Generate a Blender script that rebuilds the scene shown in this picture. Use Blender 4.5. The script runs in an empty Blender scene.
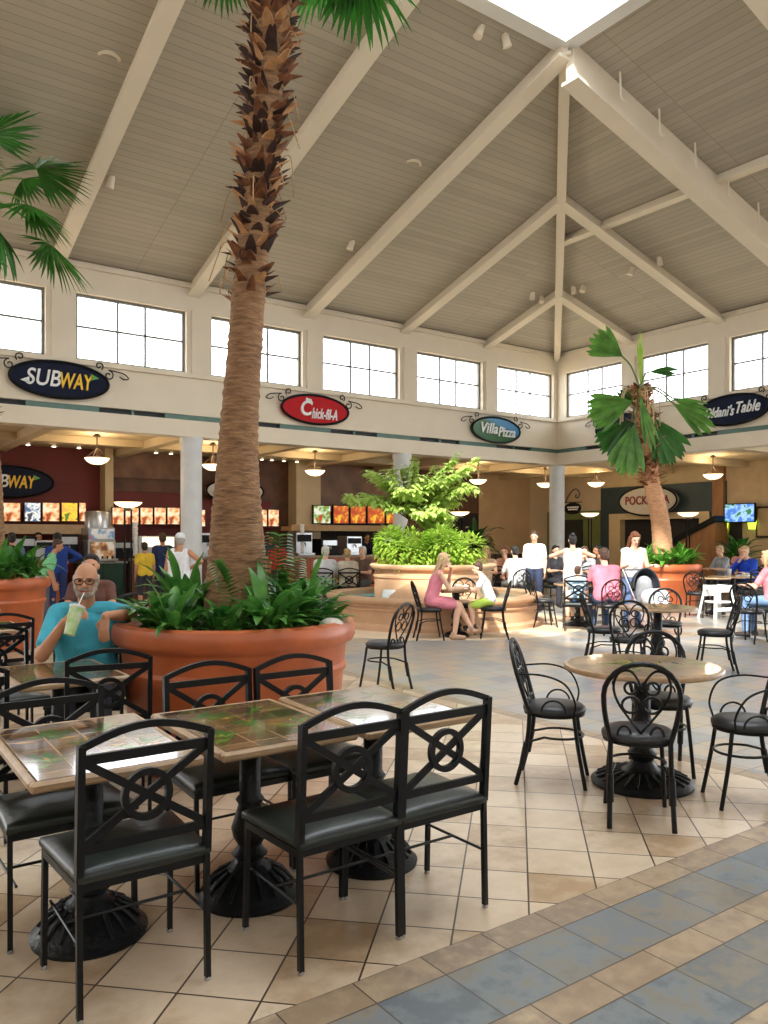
import bpy, bmesh, math, random
from mathutils import Vector, Matrix, Euler
random.seed(7)
V = Vector
PI = math.pi
scene = bpy.context.scene
COL = scene.collection
CAM_H, FPX, HOR = 1.55, 800.0, 538.0
# hall frame: corner of the two clerestory walls, t runs along the long wall, s into the hall
E1 = V((.8131, .5821, 0)); E2 = V((.5821, -.8131, 0)); CORNER = V((4.89, 22.6, 0))
ANG1 = math.radians(35.6); ANG2 = math.radians(-54.4); HALL_ROT = math.atan2(-.5821, -.8131)

def hall(t, s, z=0.0):
    p = CORNER - E1 * t + E2 * s
    return V((p.x, p.y, z))
def ground(px, py):                 # a point of the floor as the camera sees it
    y = FPX * CAM_H / (py - HOR)
    return V(((px - 384) / FPX * y, y, 0))
def plane_s(px, s):                 # t on a plane parallel to the long wall
    r = (px - 384) / FPX
    o = CORNER + E2 * s
    return (o.x - r * o.y) / (E1.x - r * E1.y)
def plane_t(px, t):
    r = (px - 384) / FPX
    o = CORNER - E1 * t
    return (r * o.y - o.x) / (E2.x - r * E2.y)
def zat(py, y): return CAM_H + (HOR - py) / FPX * y

# ---------------------------------------------------------------- materials
def lin(c):
    out = []
    for v in c[:3]:
        v = v / 255.0
        out.append(v / 12.92 if v <= .04045 else ((v + .055) / 1.055) ** 2.4)
    return (out[0], out[1], out[2], 1.0)
MATS = {}
def M(name, col=(128, 128, 128), rough=.5, metal=0.0, var=.12, scale=9.0, bump=0.0, bscale=40.0, emit=0.0, ecol=None, coat=0.0, spec=.5, stretch=None, sub=0.0, trans=0.0, col2=None):
    if name in MATS: return MATS[name]
    m = bpy.data.materials.new(name); m.use_nodes = True
    nt = m.node_tree; b = nt.nodes['Principled BSDF']
    b.inputs['Roughness'].default_value = rough
    b.inputs['Metallic'].default_value = metal
    b.inputs['Specular IOR Level'].default_value = spec
    b.inputs['Coat Weight'].default_value = coat
    b.inputs['Coat Roughness'].default_value = .06
    tc = nt.nodes.new('ShaderNodeTexCoord')
    src = tc.outputs['Object']
    if stretch:
        mp = nt.nodes.new('ShaderNodeMapping'); mp.inputs['Scale'].default_value = stretch
        nt.links.new(src, mp.inputs['Vector']); src = mp.outputs['Vector']
    n = nt.nodes.new('ShaderNodeTexNoise'); n.inputs['Scale'].default_value = scale; n.inputs['Detail'].default_value = 4
    nt.links.new(src, n.inputs['Vector'])
    r = nt.nodes.new('ShaderNodeValToRGB')
    c = lin(col)
    if col2: c0, c1 = c, lin(col2)
    else:
        c0 = tuple(max(0, v * (1 - var)) for v in c[:3]) + (1,); c1 = tuple(min(1, v * (1 + var)) for v in c[:3]) + (1,)
    r.color_ramp.elements[0].position = .3; r.color_ramp.elements[1].position = .7
    r.color_ramp.elements[0].color = c0; r.color_ramp.elements[1].color = c1
    nt.links.new(n.outputs['Fac'], r.inputs['Fac'])
    nt.links.new(r.outputs['Color'], b.inputs['Base Color'])
    if bump:
        n2 = nt.nodes.new('ShaderNodeTexNoise'); n2.inputs['Scale'].default_value = bscale; n2.inputs['Detail'].default_value = 3
        nt.links.new(src, n2.inputs['Vector'])
        bp = nt.nodes.new('ShaderNodeBump'); bp.inputs['Strength'].default_value = bump; bp.inputs['Distance'].default_value = .02
        nt.links.new(n2.outputs['Fac'], bp.inputs['Height']); nt.links.new(bp.outputs['Normal'], b.inputs['Normal'])
    if emit:
        if ecol: b.inputs['Emission Color'].default_value = lin(ecol)
        else: nt.links.new(r.outputs['Color'], b.inputs['Emission Color'])
        b.inputs['Emission Strength'].default_value = emit
    if trans:                                   # thin leaves let light through
        t = nt.nodes.new('ShaderNodeBsdfTranslucent'); nt.links.new(r.outputs['Color'], t.inputs['Color'])
        mx = nt.nodes.new('ShaderNodeMixShader'); mx.inputs['Fac'].default_value = trans
        out = nt.nodes['Material Output']
        nt.links.new(b.outputs[0], mx.inputs[1]); nt.links.new(t.outputs[0], mx.inputs[2]); nt.links.new(mx.outputs[0], out.inputs['Surface'])
    MATS[name] = m
    return m

def math_node(nt, op, a, b=None):
    n = nt.nodes.new('ShaderNodeMath'); n.operation = op
    for i, x in enumerate((a, b)):
        if x is None: continue
        if isinstance(x, (int, float)): n.inputs[i].default_value = x
        else: nt.links.new(x, n.inputs[i])
    return n.outputs[0]
def tile_mat(name, cols, grout, gw=(.02, .02), rough=.3, nscale=6.0, namt=.35, bump=.15, leaf=None, coat=0.0, spec=.5, line_soft=False):
    """tiles of UV unit size, a colour of its own for every tile, mottled, with grout lines"""
    m = bpy.data.materials.new(name); m.use_nodes = True
    nt = m.node_tree; b = nt.nodes['Principled BSDF']
    b.inputs['Roughness'].default_value = rough; b.inputs['Coat Weight'].default_value = coat; b.inputs['Coat Roughness'].default_value = .04
    b.inputs['Specular IOR Level'].default_value = spec
    uv = nt.nodes.new('ShaderNodeUVMap')
    fl = nt.nodes.new('ShaderNodeVectorMath'); fl.operation = 'FLOOR'; nt.links.new(uv.outputs[0], fl.inputs[0])
    wn = nt.nodes.new('ShaderNodeTexWhiteNoise'); wn.noise_dimensions = '2D'; nt.links.new(fl.outputs[0], wn.inputs['Vector'])
    ramp = nt.nodes.new('ShaderNodeValToRGB'); el = ramp.color_ramp.elements
    while len(el) < len(cols): el.new(.5)
    for i, c in enumerate(cols):
        el[i].position = i / max(1, len(cols) - 1); el[i].color = lin(c)
    tcn = nt.nodes.new('ShaderNodeTexCoord')
    no = nt.nodes.new('ShaderNodeTexNoise'); no.inputs['Scale'].default_value = nscale; no.inputs['Detail'].default_value = 6; no.inputs['Roughness'].default_value = .62
    nt.links.new(tcn.outputs['Object'], no.inputs['Vector'])
    f = math_node(nt, 'ADD', wn.outputs['Value'], math_node(nt, 'MULTIPLY', math_node(nt, 'SUBTRACT', no.outputs['Fac'], .5), namt * 2))
    nt.links.new(f, ramp.inputs['Fac'])
    colour = ramp.outputs['Color']
    if leaf:                                   # leaves painted on the tiles
        mp = nt.nodes.new('ShaderNodeMapping'); mp.inputs['Scale'].default_value = (.9, 2.6, 1); mp.inputs['Rotation'].default_value = (0, 0, .5)
        nt.links.new(uv.outputs[0], mp.inputs['Vector'])
        vo = nt.nodes.new('ShaderNodeTexVoronoi'); vo.inputs['Scale'].default_value = 1.3
        nt.links.new(mp.outputs[0], vo.inputs['Vector'])
        n3 = nt.nodes.new('ShaderNodeTexNoise'); n3.inputs['Scale'].default_value = .55; nt.links.new(uv.outputs[0], n3.inputs['Vector'])
        mask = math_node(nt, 'MULTIPLY', math_node(nt, 'LESS_THAN', vo.outputs['Distance'], .36), math_node(nt, 'GREATER_THAN', n3.outputs['Fac'], .54))
        mx = nt.nodes.new('ShaderNodeMix'); mx.data_type = 'RGBA'
        lr = nt.nodes.new('ShaderNodeValToRGB'); lr.color_ramp.elements[0].color = lin(leaf[0]); lr.color_ramp.elements[1].color = lin(leaf[1])
        nt.links.new(vo.outputs['Color'], lr.inputs['Fac'])
        nt.links.new(mask, mx.inputs['Factor']); nt.links.new(colour, mx.inputs['A']); nt.links.new(lr.outputs['Color'], mx.inputs['B'])
        colour = mx.outputs['Result']
    fr = nt.nodes.new('ShaderNodeVectorMath'); fr.operation = 'FRACTION'; nt.links.new(uv.outputs[0], fr.inputs[0])
    sp = nt.nodes.new('ShaderNodeSeparateXYZ'); nt.links.new(fr.outputs[0], sp.inputs[0])
    gx = math_node(nt, 'LESS_THAN', math_node(nt, 'MINIMUM', sp.outputs[0], math_node(nt, 'SUBTRACT', 1.0, sp.outputs[0])), gw[0])
    gy = math_node(nt, 'LESS_THAN', math_node(nt, 'MINIMUM', sp.outputs[1], math_node(nt, 'SUBTRACT', 1.0, sp.outputs[1])), gw[1])
    g = math_node(nt, 'MAXIMUM', gx, gy)
    mg = nt.nodes.new('ShaderNodeMix'); mg.data_type = 'RGBA'; nt.links.new(g, mg.inputs['Factor'])
    nt.links.new(colour, mg.inputs['A']); mg.inputs['B'].default_value = lin(grout)
    nt.links.new(mg.outputs['Result'], b.inputs['Base Color'])
    if bump:
        bp = nt.nodes.new('ShaderNodeBump'); bp.inputs['Strength'].default_value = bump; bp.inputs['Distance'].default_value = .004
        hgt = math_node(nt, 'SUBTRACT', math_node(nt, 'MULTIPLY', no.outputs['Fac'], .6), g)
        nt.links.new(hgt, bp.inputs['Height']); nt.links.new(bp.outputs['Normal'], b.inputs['Normal'])
    MATS[name] = m
    return m
def glass_mat(name, tint=(250, 252, 255), gloss=.12):
    m = bpy.data.materials.new(name); m.use_nodes = True
    nt = m.node_tree; nt.nodes.remove(nt.nodes['Principled BSDF'])
    t = nt.nodes.new('ShaderNodeBsdfTransparent'); t.inputs[0].default_value = lin(tint)
    g = nt.nodes.new('ShaderNodeBsdfGlossy'); g.inputs['Roughness'].default_value = .03
    lw = nt.nodes.new('ShaderNodeLayerWeight'); lw.inputs['Blend'].default_value = gloss
    mx = nt.nodes.new('ShaderNodeMixShader')
    nt.links.new(lw.outputs['Facing'], mx.inputs['Fac']); nt.links.new(t.outputs[0], mx.inputs[1]); nt.links.new(g.outputs[0], mx.inputs[2])
    nt.links.new(mx.outputs[0], nt.nodes['Material Output'].inputs['Surface'])
    MATS[name] = m
    return m

# ---------------------------------------------------------------- mesh building
class MB:
    def __init__(s): s.v = []; s.f = []; s.mi = []; s.uv = {}; s.cur = 0
    def face(s, idx, uv=None):
        s.f.append(tuple(idx)); s.mi.append(s.cur)
        if uv: s.uv[len(s.f) - 1] = uv
    def quad(s, pts, uv=None):
        n = len(s.v); s.v += [V(p) for p in pts]; s.face(range(n, n + len(pts)), uv)
    def box(s, c, size, rot=None):
        c = V(c); h = V(size) / 2; n = len(s.v)
        for x, y, z in ((-1,-1,-1),(1,-1,-1),(1,1,-1),(-1,1,-1),(-1,-1,1),(1,-1,1),(1,1,1),(-1,1,1)):
            p = V((x * h.x, y * h.y, z * h.z))
            if rot is not None: p = rot @ p
            s.v.append(c + p)
        for q in ((0,3,2,1),(4,5,6,7),(0,1,5,4),(1,2,6,5),(2,3,7,6),(3,0,4,7)): s.face([n + i for i in q])
        return s
    def box2(s, a, b):
        a, b = V(a), V(b); return s.box((a + b) / 2, [abs(b[i] - a[i]) for i in range(3)])
    def bar(s, p0, p1, w, d, up=(0, 0, 1)):
        p0, p1 = V(p0), V(p1); z = (p1 - p0); L = z.length; z.normalize()
        x = V(up).cross(z)
        if x.length < 1e-4: x = V((1, 0, 0)).cross(z)
        x.normalize(); y = z.cross(x)
        R = Matrix((x, y, z)).transposed()
        return s.box((p0 + p1) / 2, (w, d, L), R)
    def beam(s, p0, p1, w, d):              # upright sides, hung below the line p0-p1
        p0, p1 = V(p0), V(p1); h = (p1 - p0); h.z = 0; h.normalize(); n = V((-h.y, h.x, 0)) * (w / 2); k = len(s.v)
        dn = V((0, 0, -d))
        for p in (p0, p1): s.v += [p - n, p + n, p + n + dn, p - n + dn]
        for q in ((0,1,2,3),(7,6,5,4),(0,4,5,1),(1,5,6,2),(2,6,7,3),(3,7,4,0)): s.face([k + i for i in q])
    def tube(s, pts, r, n=8, closed=False, caps=True):
        pts = [V(p) for p in pts]; N = len(pts)
        rs = r if isinstance(r, (list, tuple)) else [r] * N
        base = len(s.v); prev = None
        for i, p in enumerate(pts):
            if closed: t = pts[(i + 1) % N] - pts[i - 1]
            else: t = pts[min(i + 1, N - 1)] - pts[max(i - 1, 0)]
            if t.length < 1e-9: t = V((0, 0, 1))
            t.normalize()
            if prev is None:
                a = V((0, 0, 1)) if abs(t.z) < .9 else V((1, 0, 0))
                x = t.cross(a).normalized()
            else:
                x = prev - t * prev.dot(t)
                x = x.normalized() if x.length > 1e-6 else t.orthogonal().normalized()
            prev = x; y = t.cross(x)
            for k in range(n):
                a = 2 * PI * k / n
                s.v.append(p + (x * math.cos(a) + y * math.sin(a)) * rs[i])
        for i in range(N if closed else N - 1):
            j = (i + 1) % N
            for k in range(n):
                k2 = (k + 1) % n
                s.face((base + i * n + k, base + i * n + k2, base + j * n + k2, base + j * n + k))
        if caps and not closed:
            s.face([base + k for k in range(n)][::-1]); s.face([base + (N - 1) * n + k for k in range(n)])
        return s
    def lathe(s, prof, c=(0, 0, 0), n=32, sx=1.0, sy=1.0, close=True):
        c = V(c); base = len(s.v); N = len(prof)
        for r, z in prof:
            for k in range(n):
                a = 2 * PI * k / n
                s.v.append(c + V((r * math.cos(a) * sx, r * math.sin(a) * sy, z)))
        for i in range(N - 1):
            for k in range(n):
                k2 = (k + 1) % n
                s.face((base + i * n + k, base + i * n + k2, base + (i + 1) * n + k2, base + (i + 1) * n + k))
        if close:
            if prof[0][0] > 1e-6: s.face([base + k for k in range(n)][::-1])
            if prof[-1][0] > 1e-6: s.face([base + (N - 1) * n + k for k in range(n)])
        return s
    def ellipsoid(s, c, r, n=16, m=10, rot=None):
        c = V(c); base = len(s.v)
        for i in range(m + 1):
            th = PI * i / m
            for k in range(n):
                a = 2 * PI * k / n
                p = V((r[0] * math.sin(th) * math.cos(a), r[1] * math.sin(th) * math.sin(a), -r[2] * math.cos(th)))
                if rot is not None: p = rot @ p
                s.v.append(c + p)
        for i in range(m):
            for k in range(n):
                k2 = (k + 1) % n
                s.face((base + i * n + k, base + i * n + k2, base + (i + 1) * n + k2, base + (i + 1) * n + k))
        return s
    def capsule(s, p0, r0, p1, r1, n=12):
        p0, p1 = V(p0), V(p1); d = p1 - p0
        if d.length < 1e-6: return s.ellipsoid(p0, (r0, r0, r0), n, 8)
        d.normalize(); pts = []; rs = []
        for i in range(4):
            a = PI / 2 * (1 - i / 4); pts.append(p0 - d * r0 * math.sin(a)); rs.append(max(1e-4, r0 * math.cos(a)))
        pts.append(p0); rs.append(r0); pts.append(p1); rs.append(r1)
        for i in range(1, 5):
            a = PI / 2 * i / 4; pts.append(p1 + d * r1 * math.sin(a)); rs.append(max(1e-4, r1 * math.cos(a)))
        return s.tube(pts, rs, n)
    def prism(s, outline, y0, y1):           # outline in x,z, thick in y
        n = len(outline); k = len(s.v)
        s.v += [V((x, y0, z)) for x, z in outline] + [V((x, y1, z)) for x, z in outline]
        s.face([k + i for i in range(n)]); s.face([k + n + i for i in range(n)][::-1])
        for i in range(n):
            j = (i + 1) % n
            s.face((k + i, k + n + i, k + n + j, k + j))
        return s
    def blade(s, p, d, L, w, droop=.3, fold=.25, side=None, seg=5, tip=.0, shape=None):
        """a leaf: midrib from p along d, drooping, folded along the midrib"""
        p = V(p); d = V(d).normalized()
        x = V(side) if side is not None else d.cross(V((0, 0, 1)))
        if x.length < 1e-4: x = V((1, 0, 0))
        x.normalize(); k = len(s.v); q = p.copy(); dd = d.copy()
        for i in range(seg + 1):
            u = i / seg
            ww = w * (shape(u) if shape else max(.04, math.sin(PI * (u * .92 + .06)) ** .8))
            up = x.cross(dd).normalized()
            s.v += [q - x * ww + up * ww * fold, q.copy(), q + x * ww + up * ww * fold]
            dd = (dd + V((0, 0, -droop / seg * 1.6))).normalized(); q = q + dd * (L / seg)
        for i in range(seg):
            a = k + i * 3
            s.face((a, a + 1, a + 4, a + 3)); s.face((a + 1, a + 2, a + 5, a + 4))
        return s
    def mesh(s, name, mats, smooth=40):
        me = bpy.data.meshes.new(name); me.from_pydata([tuple(v) for v in s.v], [], s.f)
        for m in (mats if isinstance(mats, (list, tuple)) else [mats]): me.materials.append(m)
        me.polygons.foreach_set('material_index', s.mi)
        if s.uv:
            l = me.uv_layers.new(name='UVMap')
            for pi, uvs in s.uv.items():
                for li, u in zip(me.polygons[pi].loop_indices, uvs): l.data[li].uv = u
        if smooth:
            me.shade_smooth(); me.set_sharp_from_angle(angle=math.radians(smooth))
        me.update()
        return me
    def build(s, name, mats, parent=None, smooth=40, bevel=0, loc=None, rz=None):
        o = bpy.data.objects.new(name, s.mesh(name, mats, smooth)); COL.objects.link(o)
        if parent: o.parent = parent
        if loc is not None: o.location = loc
        if rz is not None: o.rotation_euler = (0, 0, rz)
        if bevel:
            b = o.modifiers.new('edge', 'BEVEL'); b.width = bevel; b.segments = 2; b.limit_method = 'ANGLE'; b.angle_limit = math.radians(50)
        return o
def tag(o, label=None, cat=None, group=None, kind=None):
    if label: o['label'] = label
    if cat: o['category'] = cat
    if group: o['group'] = group
    if kind: o['kind'] = kind
    return o
def thing(name, label, cat, loc=(0, 0, 0), rz=0.0, group=None):
    o = bpy.data.objects.new(name, None); COL.objects.link(o); o.empty_display_size = .1
    o.location = loc; o.rotation_euler = (0, 0, rz)
    return tag(o, label, cat, group)
def dup(root, label=None, loc=None, rz=None, group=None):
    r = root.copy(); COL.objects.link(r)
    if loc is not None: r.location = loc
    if rz is not None: r.rotation_euler = (0, 0, rz)
    if label: r['label'] = label
    if group: r['group'] = group
    for ch in list(root.children):
        c = ch.copy(); COL.objects.link(c); c.parent = r
        for g in list(ch.children):
            d = g.copy(); COL.objects.link(d); d.parent = c
    return r
def facing(dx, dy): return math.atan2(-dx, dy)
def arc(c, r, a0, a1, n=12, ax=(1, 0, 0), ay=(0, 0, 1)):
    c, ax, ay = V(c), V(ax), V(ay)
    return [c + ax * (r * math.cos(a0 + (a1 - a0) * i / n)) + ay * (r * math.sin(a0 + (a1 - a0) * i / n)) for i in range(n + 1)]
def spline(pts, n=6):                         # Catmull-Rom through the points
    pts = [V(p) for p in pts]; P = [pts[0] * 2 - pts[1]] + pts + [pts[-1] * 2 - pts[-2]]; out = []
    for i in range(1, len(P) - 2):
        a, b, c, d = P[i - 1:i + 3]
        for k in range(n):
            u = k / n
            out.append(((b * 2) + (c - a) * u + (a * 2 - b * 5 + c * 4 - d) * u * u + (b * 3 - a - c * 3 + d) * u ** 3) / 2)
    out.append(pts[-1]); return out
def text_mesh(body, size, mat, name='lettering', shear=0.0, depth=.012, bold=0.0, spacing=1.0, sx=1.0, fit=None):
    """upright writing centred on the origin, reading along +x, front towards -y"""
    cu = bpy.data.curves.new(name, 'FONT'); cu.body = body; cu.size = size; cu.shear = shear; cu.extrude = depth; cu.offset = bold; cu.space_character = spacing
    cu.align_x = 'CENTER'; cu.align_y = 'CENTER'
    o = bpy.data.objects.new(name, cu); COL.objects.link(o)
    me = bpy.data.meshes.new_from_object(o.evaluated_get(bpy.context.evaluated_depsgraph_get()))
    bpy.data.objects.remove(o); bpy.data.curves.remove(cu)
    if fit:
        xs = [v.co.x for v in me.vertices]; ys = [v.co.y for v in me.vertices]; fx, fy = fit[0] / (max(xs) - min(xs)), fit[1] / (max(ys) - min(ys))
        me.transform(Matrix.Diagonal((fx, fy, 1, 1)) @ Matrix.Translation((-(max(xs) + min(xs)) / 2, -(max(ys) + min(ys)) / 2, 0)))
    me.transform(Matrix.Rotation(PI / 2, 4, 'X') @ Matrix.Diagonal((sx, 1, 1, 1)))
    me.materials.clear(); me.materials.append(mat); me.name = name
    return me
def link_mesh(name, me, parent=None, loc=None):
    o = bpy.data.objects.new(name, me); COL.objects.link(o)
    if parent: o.parent = parent
    if loc is not None: o.location = loc
    return o

# ---------------------------------------------------------------- palette
IRON = M('black_iron', (11, 12, 14), .42, .0, .2, 30, bump=.05, spec=.35)
CAST = M('cast_iron', (15, 17, 20), .42, .2, .3, 25, bump=.25, bscale=60, spec=.4)
VINYL = M('green_vinyl', (30, 38, 34), .36, 0, .15, 12, bump=.08, bscale=30, spec=.55)
BVINYL = M('dark_vinyl', (46, 46, 48), .4, 0, .15, 12, bump=.08)
CREAM = M('cream_paint', (228, 215, 194), .6, 0, .03, 2)
BEAMC = M('beam_paint', (226, 214, 194), .55, 0, .03, 2)
WHITEC = M('white_paint', (226, 226, 224), .5, 0, .03, 3)
TERRA = M('terracotta', (184, 96, 54), .38, 0, .14, 5, bump=.06)
SOIL = M('dark_soil', (48, 36, 26), .95, 0, .4, 20, bump=.5)
STONE = M('fountain_stone', (200, 160, 124), .6, 0, .08, 4, bump=.05)
WOODEDGE = M('tan_wood_edge', (172, 142, 108), .35, 0, .2, 14, stretch=(1, 1, 4))
PALMG = M('palm_green', (52, 112, 34), .42, 0, .35, 6, trans=.35)
PLANTG = M('leaf_green', (44, 104, 40), .32, 0, .45, 7, trans=.3, col2=(104, 160, 70))
LIGHTG = M('light_leaf_green', (140, 186, 60), .45, 0, .3, 5, trans=.5, col2=(196, 220, 104))
GLASS = glass_mat('window_glass')
SKY_STRENGTH, SUN_E, EXPOSURE = 4.0, 7.0, 0.70
# ================================================================ SETTING
def struct(mb, name, mats, smooth=0, parent=None, bevel=0):
    o = mb.build(name, mats, parent, smooth, bevel)
    if not parent:
        o.location = CORNER; o.rotation_euler = (0, 0, HALL_ROT); o['kind'] = 'structure'
    return o
# ---- floor: diagonal cream tiles, slate walks, tan border courses
fm = MB()
CREAMT = tile_mat('cream_tile', [(176, 148, 116), (204, 182, 154), (214, 194, 168), (192, 168, 138)], (70, 56, 44), (.013, .013), .28, 7, .6, .1)
SLATET = tile_mat('slate_tile', [(106, 112, 116), (124, 130, 132), (132, 126, 114), (112, 116, 118), (138, 128, 112), (122, 126, 128)], (92, 84, 74), (.012, .012), .34, 7, .8, .35)
TANT = tile_mat('tan_tile', [(150, 128, 104), (172, 150, 122), (142, 124, 106), (184, 162, 132)], (80, 68, 56), (.01, .02), .38, 8, .7, .35)
FART = tile_mat('walk_slate', [(140, 146, 150), (166, 165, 160), (180, 164, 140), (154, 156, 158)], (116, 108, 98), (.014, .014), .3, 3, .4, .15)  # same slate made paler: brightness of the sunlit zone put into its colours
def rect(t0, t1, s0, s1, mi, uvf):
    fm.cur = mi; pts = [(t0, s0), (t1, s0), (t1, s1), (t0, s1)]
    fm.quad([(t, s, 0) for t, s in pts], [uvf(t, s) for t, s in pts])
TS = .298; c45 = math.cos(PI / 4)
rect(12.2, 34, -9, 13.2, 0, lambda t, s: ((t + s) * c45 / TS + .13, (t - s) * c45 / TS + .37))
rect(-9, 12.05, -9, 13.2, 3, lambda t, s: (t / .3, s / .3))
rect(12.05, 12.2, -9, 13.2, 2, lambda t, s: (s / .3 + 40, (t - 12.05) / .15 + 77))
s = 13.2; row = 0
while s < 22:
    rect(-9, 34, s, s + .15, 2, lambda t, q, s=s, row=row: (t / .3 + .37 * row + 100, (q - s) / .15 + row))
    rect(-9, 34, s + .15, s + .45, 1, lambda t, q, s=s, row=row: (t / .3 + .31 * row + 200, (q - s - .15) / .3 + row))
    s += .45; row += 1
rect(-9, 34, s, 30, 1, lambda t, q: (t / .3, q / .3))
struct(fm, 'floor', [CREAMT, SLATET, TANT, FART])
# ---- clerestory walls with window openings
Z0, Z1, ZS, ZW, ZE = 3.6, 3.93, 4.9, 6.16, 6.95
def clerestory(name, length, bays, half, along_t):
    """solid wall over the arcade; bays = centres of the window openings"""
    w = MB()
    def bx(a0, a1, d0, d1, z0, z1):
        if along_t: w.box2((a0, d0, z0), (a1, d1, z1))
        else: w.box2((d0, a0, z0), (d1, a1, z1))
    bx(-.3, length, -.3, .10, Z0, Z1)            # arcade beam
    bx(-.3, length, -.3, 0, 4.05, ZS)            # sign band
    bx(-.3, length, -.3, 0, ZW, ZE)
    bx(-.3, length, -.3, .07, 4.80, 4.86); bx(-.3, length, -.3, .04, 4.86, ZS)
    edge = 0.0
    for c in bays:
        bx(edge, c - half, -.3, 0, ZS, ZW)
        if edge > 0.1: bx(edge + .10, c - half - .10, -.3, .05, ZS, ZW + .02)
        edge = c + half
    bx(edge, length, -.3, 0, ZS, ZW)
    bx(-.02, length, -.3, .07, 6.62, 6.72)       # eave trim
    struct(w, name, CREAM)
def plain_clerestory(name, axis, pos, length, bays, half):
    w = MB()
    def bx(a0, a1, z0, z1, d=(0, .3)):
        if axis == 't': w.box2((a0, pos + d[0], z0), (a1, pos + d[1], z1))
        else: w.box2((pos + d[0], a0, z0), (pos + d[1], a1, z1))
    bx(-.3, length, Z0, ZS); bx(-.3, length, ZW, ZE); edge = -.3
    for c in bays: bx(edge, c - half, ZS, ZW); edge = c + half
    bx(edge, length, ZS, ZW); bx(-.3, length, Z0, Z1, (-.1, .3)); bx(-.3, length, 6.62, 6.72, (-.07, .3))
    bx(-.3, length + 5, 3.78, 3.95, (.28, 5.2)); bx(-.3, length + 5, 0, 3.95, (5.0, 5.2))
    struct(w, name, CREAM)
LB = [1.22 + 2.7 * k for k in range(9)]; RB = [1.24 + 2.47 * k for k in range(8)]
clerestory('wall_left', 24.3, LB, 1.08, True)
clerestory('wall_right', 22.5, RB + [1.24 + 2.47 * 8], .96, False)
plain_clerestory('wall_front', 't', 22.5, 24.6, LB, 1.08)
plain_clerestory('wall_near', 's', 24.3, 22.8, RB + [1.24 + 2.47 * 8], .96)
# dark green vent band between the beam and the sign band
GRN = M('vent_green', (94, 124, 112), .4, 0, .1, 6); DKG = M('vent_dark', (26, 34, 34), .5, 0, .2, 6)
for name, length, along in (('trim_1', 25.0, True), ('trim_2', 21.0, False)):
    w = MB(); a = -.28; i = 0
    while a < length:
        L = (1.3, .62, .05, .62)[i % 4]; w.cur = 0 if i % 4 in (0, 2) else 1
        b = min(length, a + L); d = -.03 if w.cur == 0 else -.1
        if along: w.box2((a, -.28, Z1), (b, d, 4.05))
        else: w.box2((-.28, a, Z1), (d, b, 4.05))
        a = b; i += 1
    struct(w, name, [GRN, DKG])
# ---- windows
FRAMEC = M('window_frame_grey', (120, 120, 116), .5, 0, .05)
def window(n, along, c, half):
    f = MB(); z0, z1 = ZS, ZW
    def bx(a0, a1, d0, d1, zz0, zz1):
        if along: f.box2((a0, d0, zz0), (a1, d1, zz1))
        else: f.box2((d0, a0, zz0), (d1, a1, zz1))
    for a in (c - half, c + half - .05): bx(a, a + .05, -.16, -.10, z0, z1)
    bx(c - half, c + half, -.16, -.10, z0, z0 + .05); bx(c - half, c + half, -.16, -.10, z1 - .05, z1)
    k = half * .25
    for a in (c - k, c + k): bx(a - .018, a + .018, -.15, -.11, z0, z1)
    zm = (z0 + z1) / 2 + .02; bx(c - half, c + half, -.15, -.11, zm - .018, zm + .018)
    o = struct(f, 'window_%d' % n, FRAMEC)
    g = MB()
    if along: g.quad([(c - half, -.13, z0), (c + half, -.13, z0), (c + half, -.13, z1), (c - half, -.13, z1)])
    else: g.quad([(-.13, c - half, z0), (-.13, c + half, z0), (-.13, c + half, z1), (-.13, c - half, z1)])
    g.build('window_glass', GLASS, o, 0)
n = 1
for c in LB[:7]: window(n, True, c, 1.08); n += 1
for c in RB[:5]: window(n, False, c, .96); n += 1
# ---- hipped ceiling of boards with a square skylight
ZC, ZR = 6.86, 9.02; TL, SL = 24.3, 22.5; RT0, RT1, RS0, RS1 = 8.1, 16.2, 7.5, 15.0
BOARD = tile_mat('ceiling_boards', [(174, 165, 149), (180, 171, 155), (168, 159, 144)], (146, 138, 124), (.0015, .04), .6, 3, .25, .06)
cm = MB()
def roofq(pts, uvf): cm.quad(pts, [uvf(*p) for p in pts])
A, B, Cc, D = (0, 0, ZC), (TL, 0, ZC), (TL, SL, ZC), (0, SL, ZC)
a, b, c_, d = (RT0, RS0, ZR), (RT1, RS0, ZR), (RT1, RS1, ZR), (RT0, RS1, ZR)
roofq([A, a, b, B], lambda t, s, z: (t / 4, s / .13)); roofq([A, D, d, a], lambda t, s, z: (s / 4, t / .13))
roofq([D, Cc, c_, d], lambda t, s, z: (t / 4, s / .13)); roofq([B, b, c_, Cc], lambda t, s, z: (s / 4, t / .13))
o = struct(cm, 'ceiling', BOARD); sm = o.modifiers.new('thick', 'SOLIDIFY'); sm.thickness = .12; sm.offset = 1
def zl(s): return ZC + (ZR - ZC) * s / RS0
def zr(t): return ZC + (ZR - ZC) * t / RT0
def ibeam(p0, p1, w, dep):
    m = MB(); p0, p1 = V(p0), V(p1); e = V((0, 0, .01))
    m.beam(p0 - e, p1 - e, w * .45, dep - .04); m.beam(p0 - V((0, 0, dep - .05)), p1 - V((0, 0, dep - .05)), w, .05)
    m.beam(p0 - e, p1 - e, w, .04)
    struct(m, 'ceiling_beam', BEAMC)
ibeam((0, 0, ZC), (RT0, RS0, ZR), .17, .34)                            # hip
for k in (1, 2): ibeam((2.7 * k, 0.0, ZC), (2.7 * k, RS0 * k / 3, zl(RS0 * k / 3)), .24, .34)
for k in (3, 4, 5, 6): ibeam((2.7 * k, 0.0, ZC), (2.7 * k, RS0, ZR), .26, .40)
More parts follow.
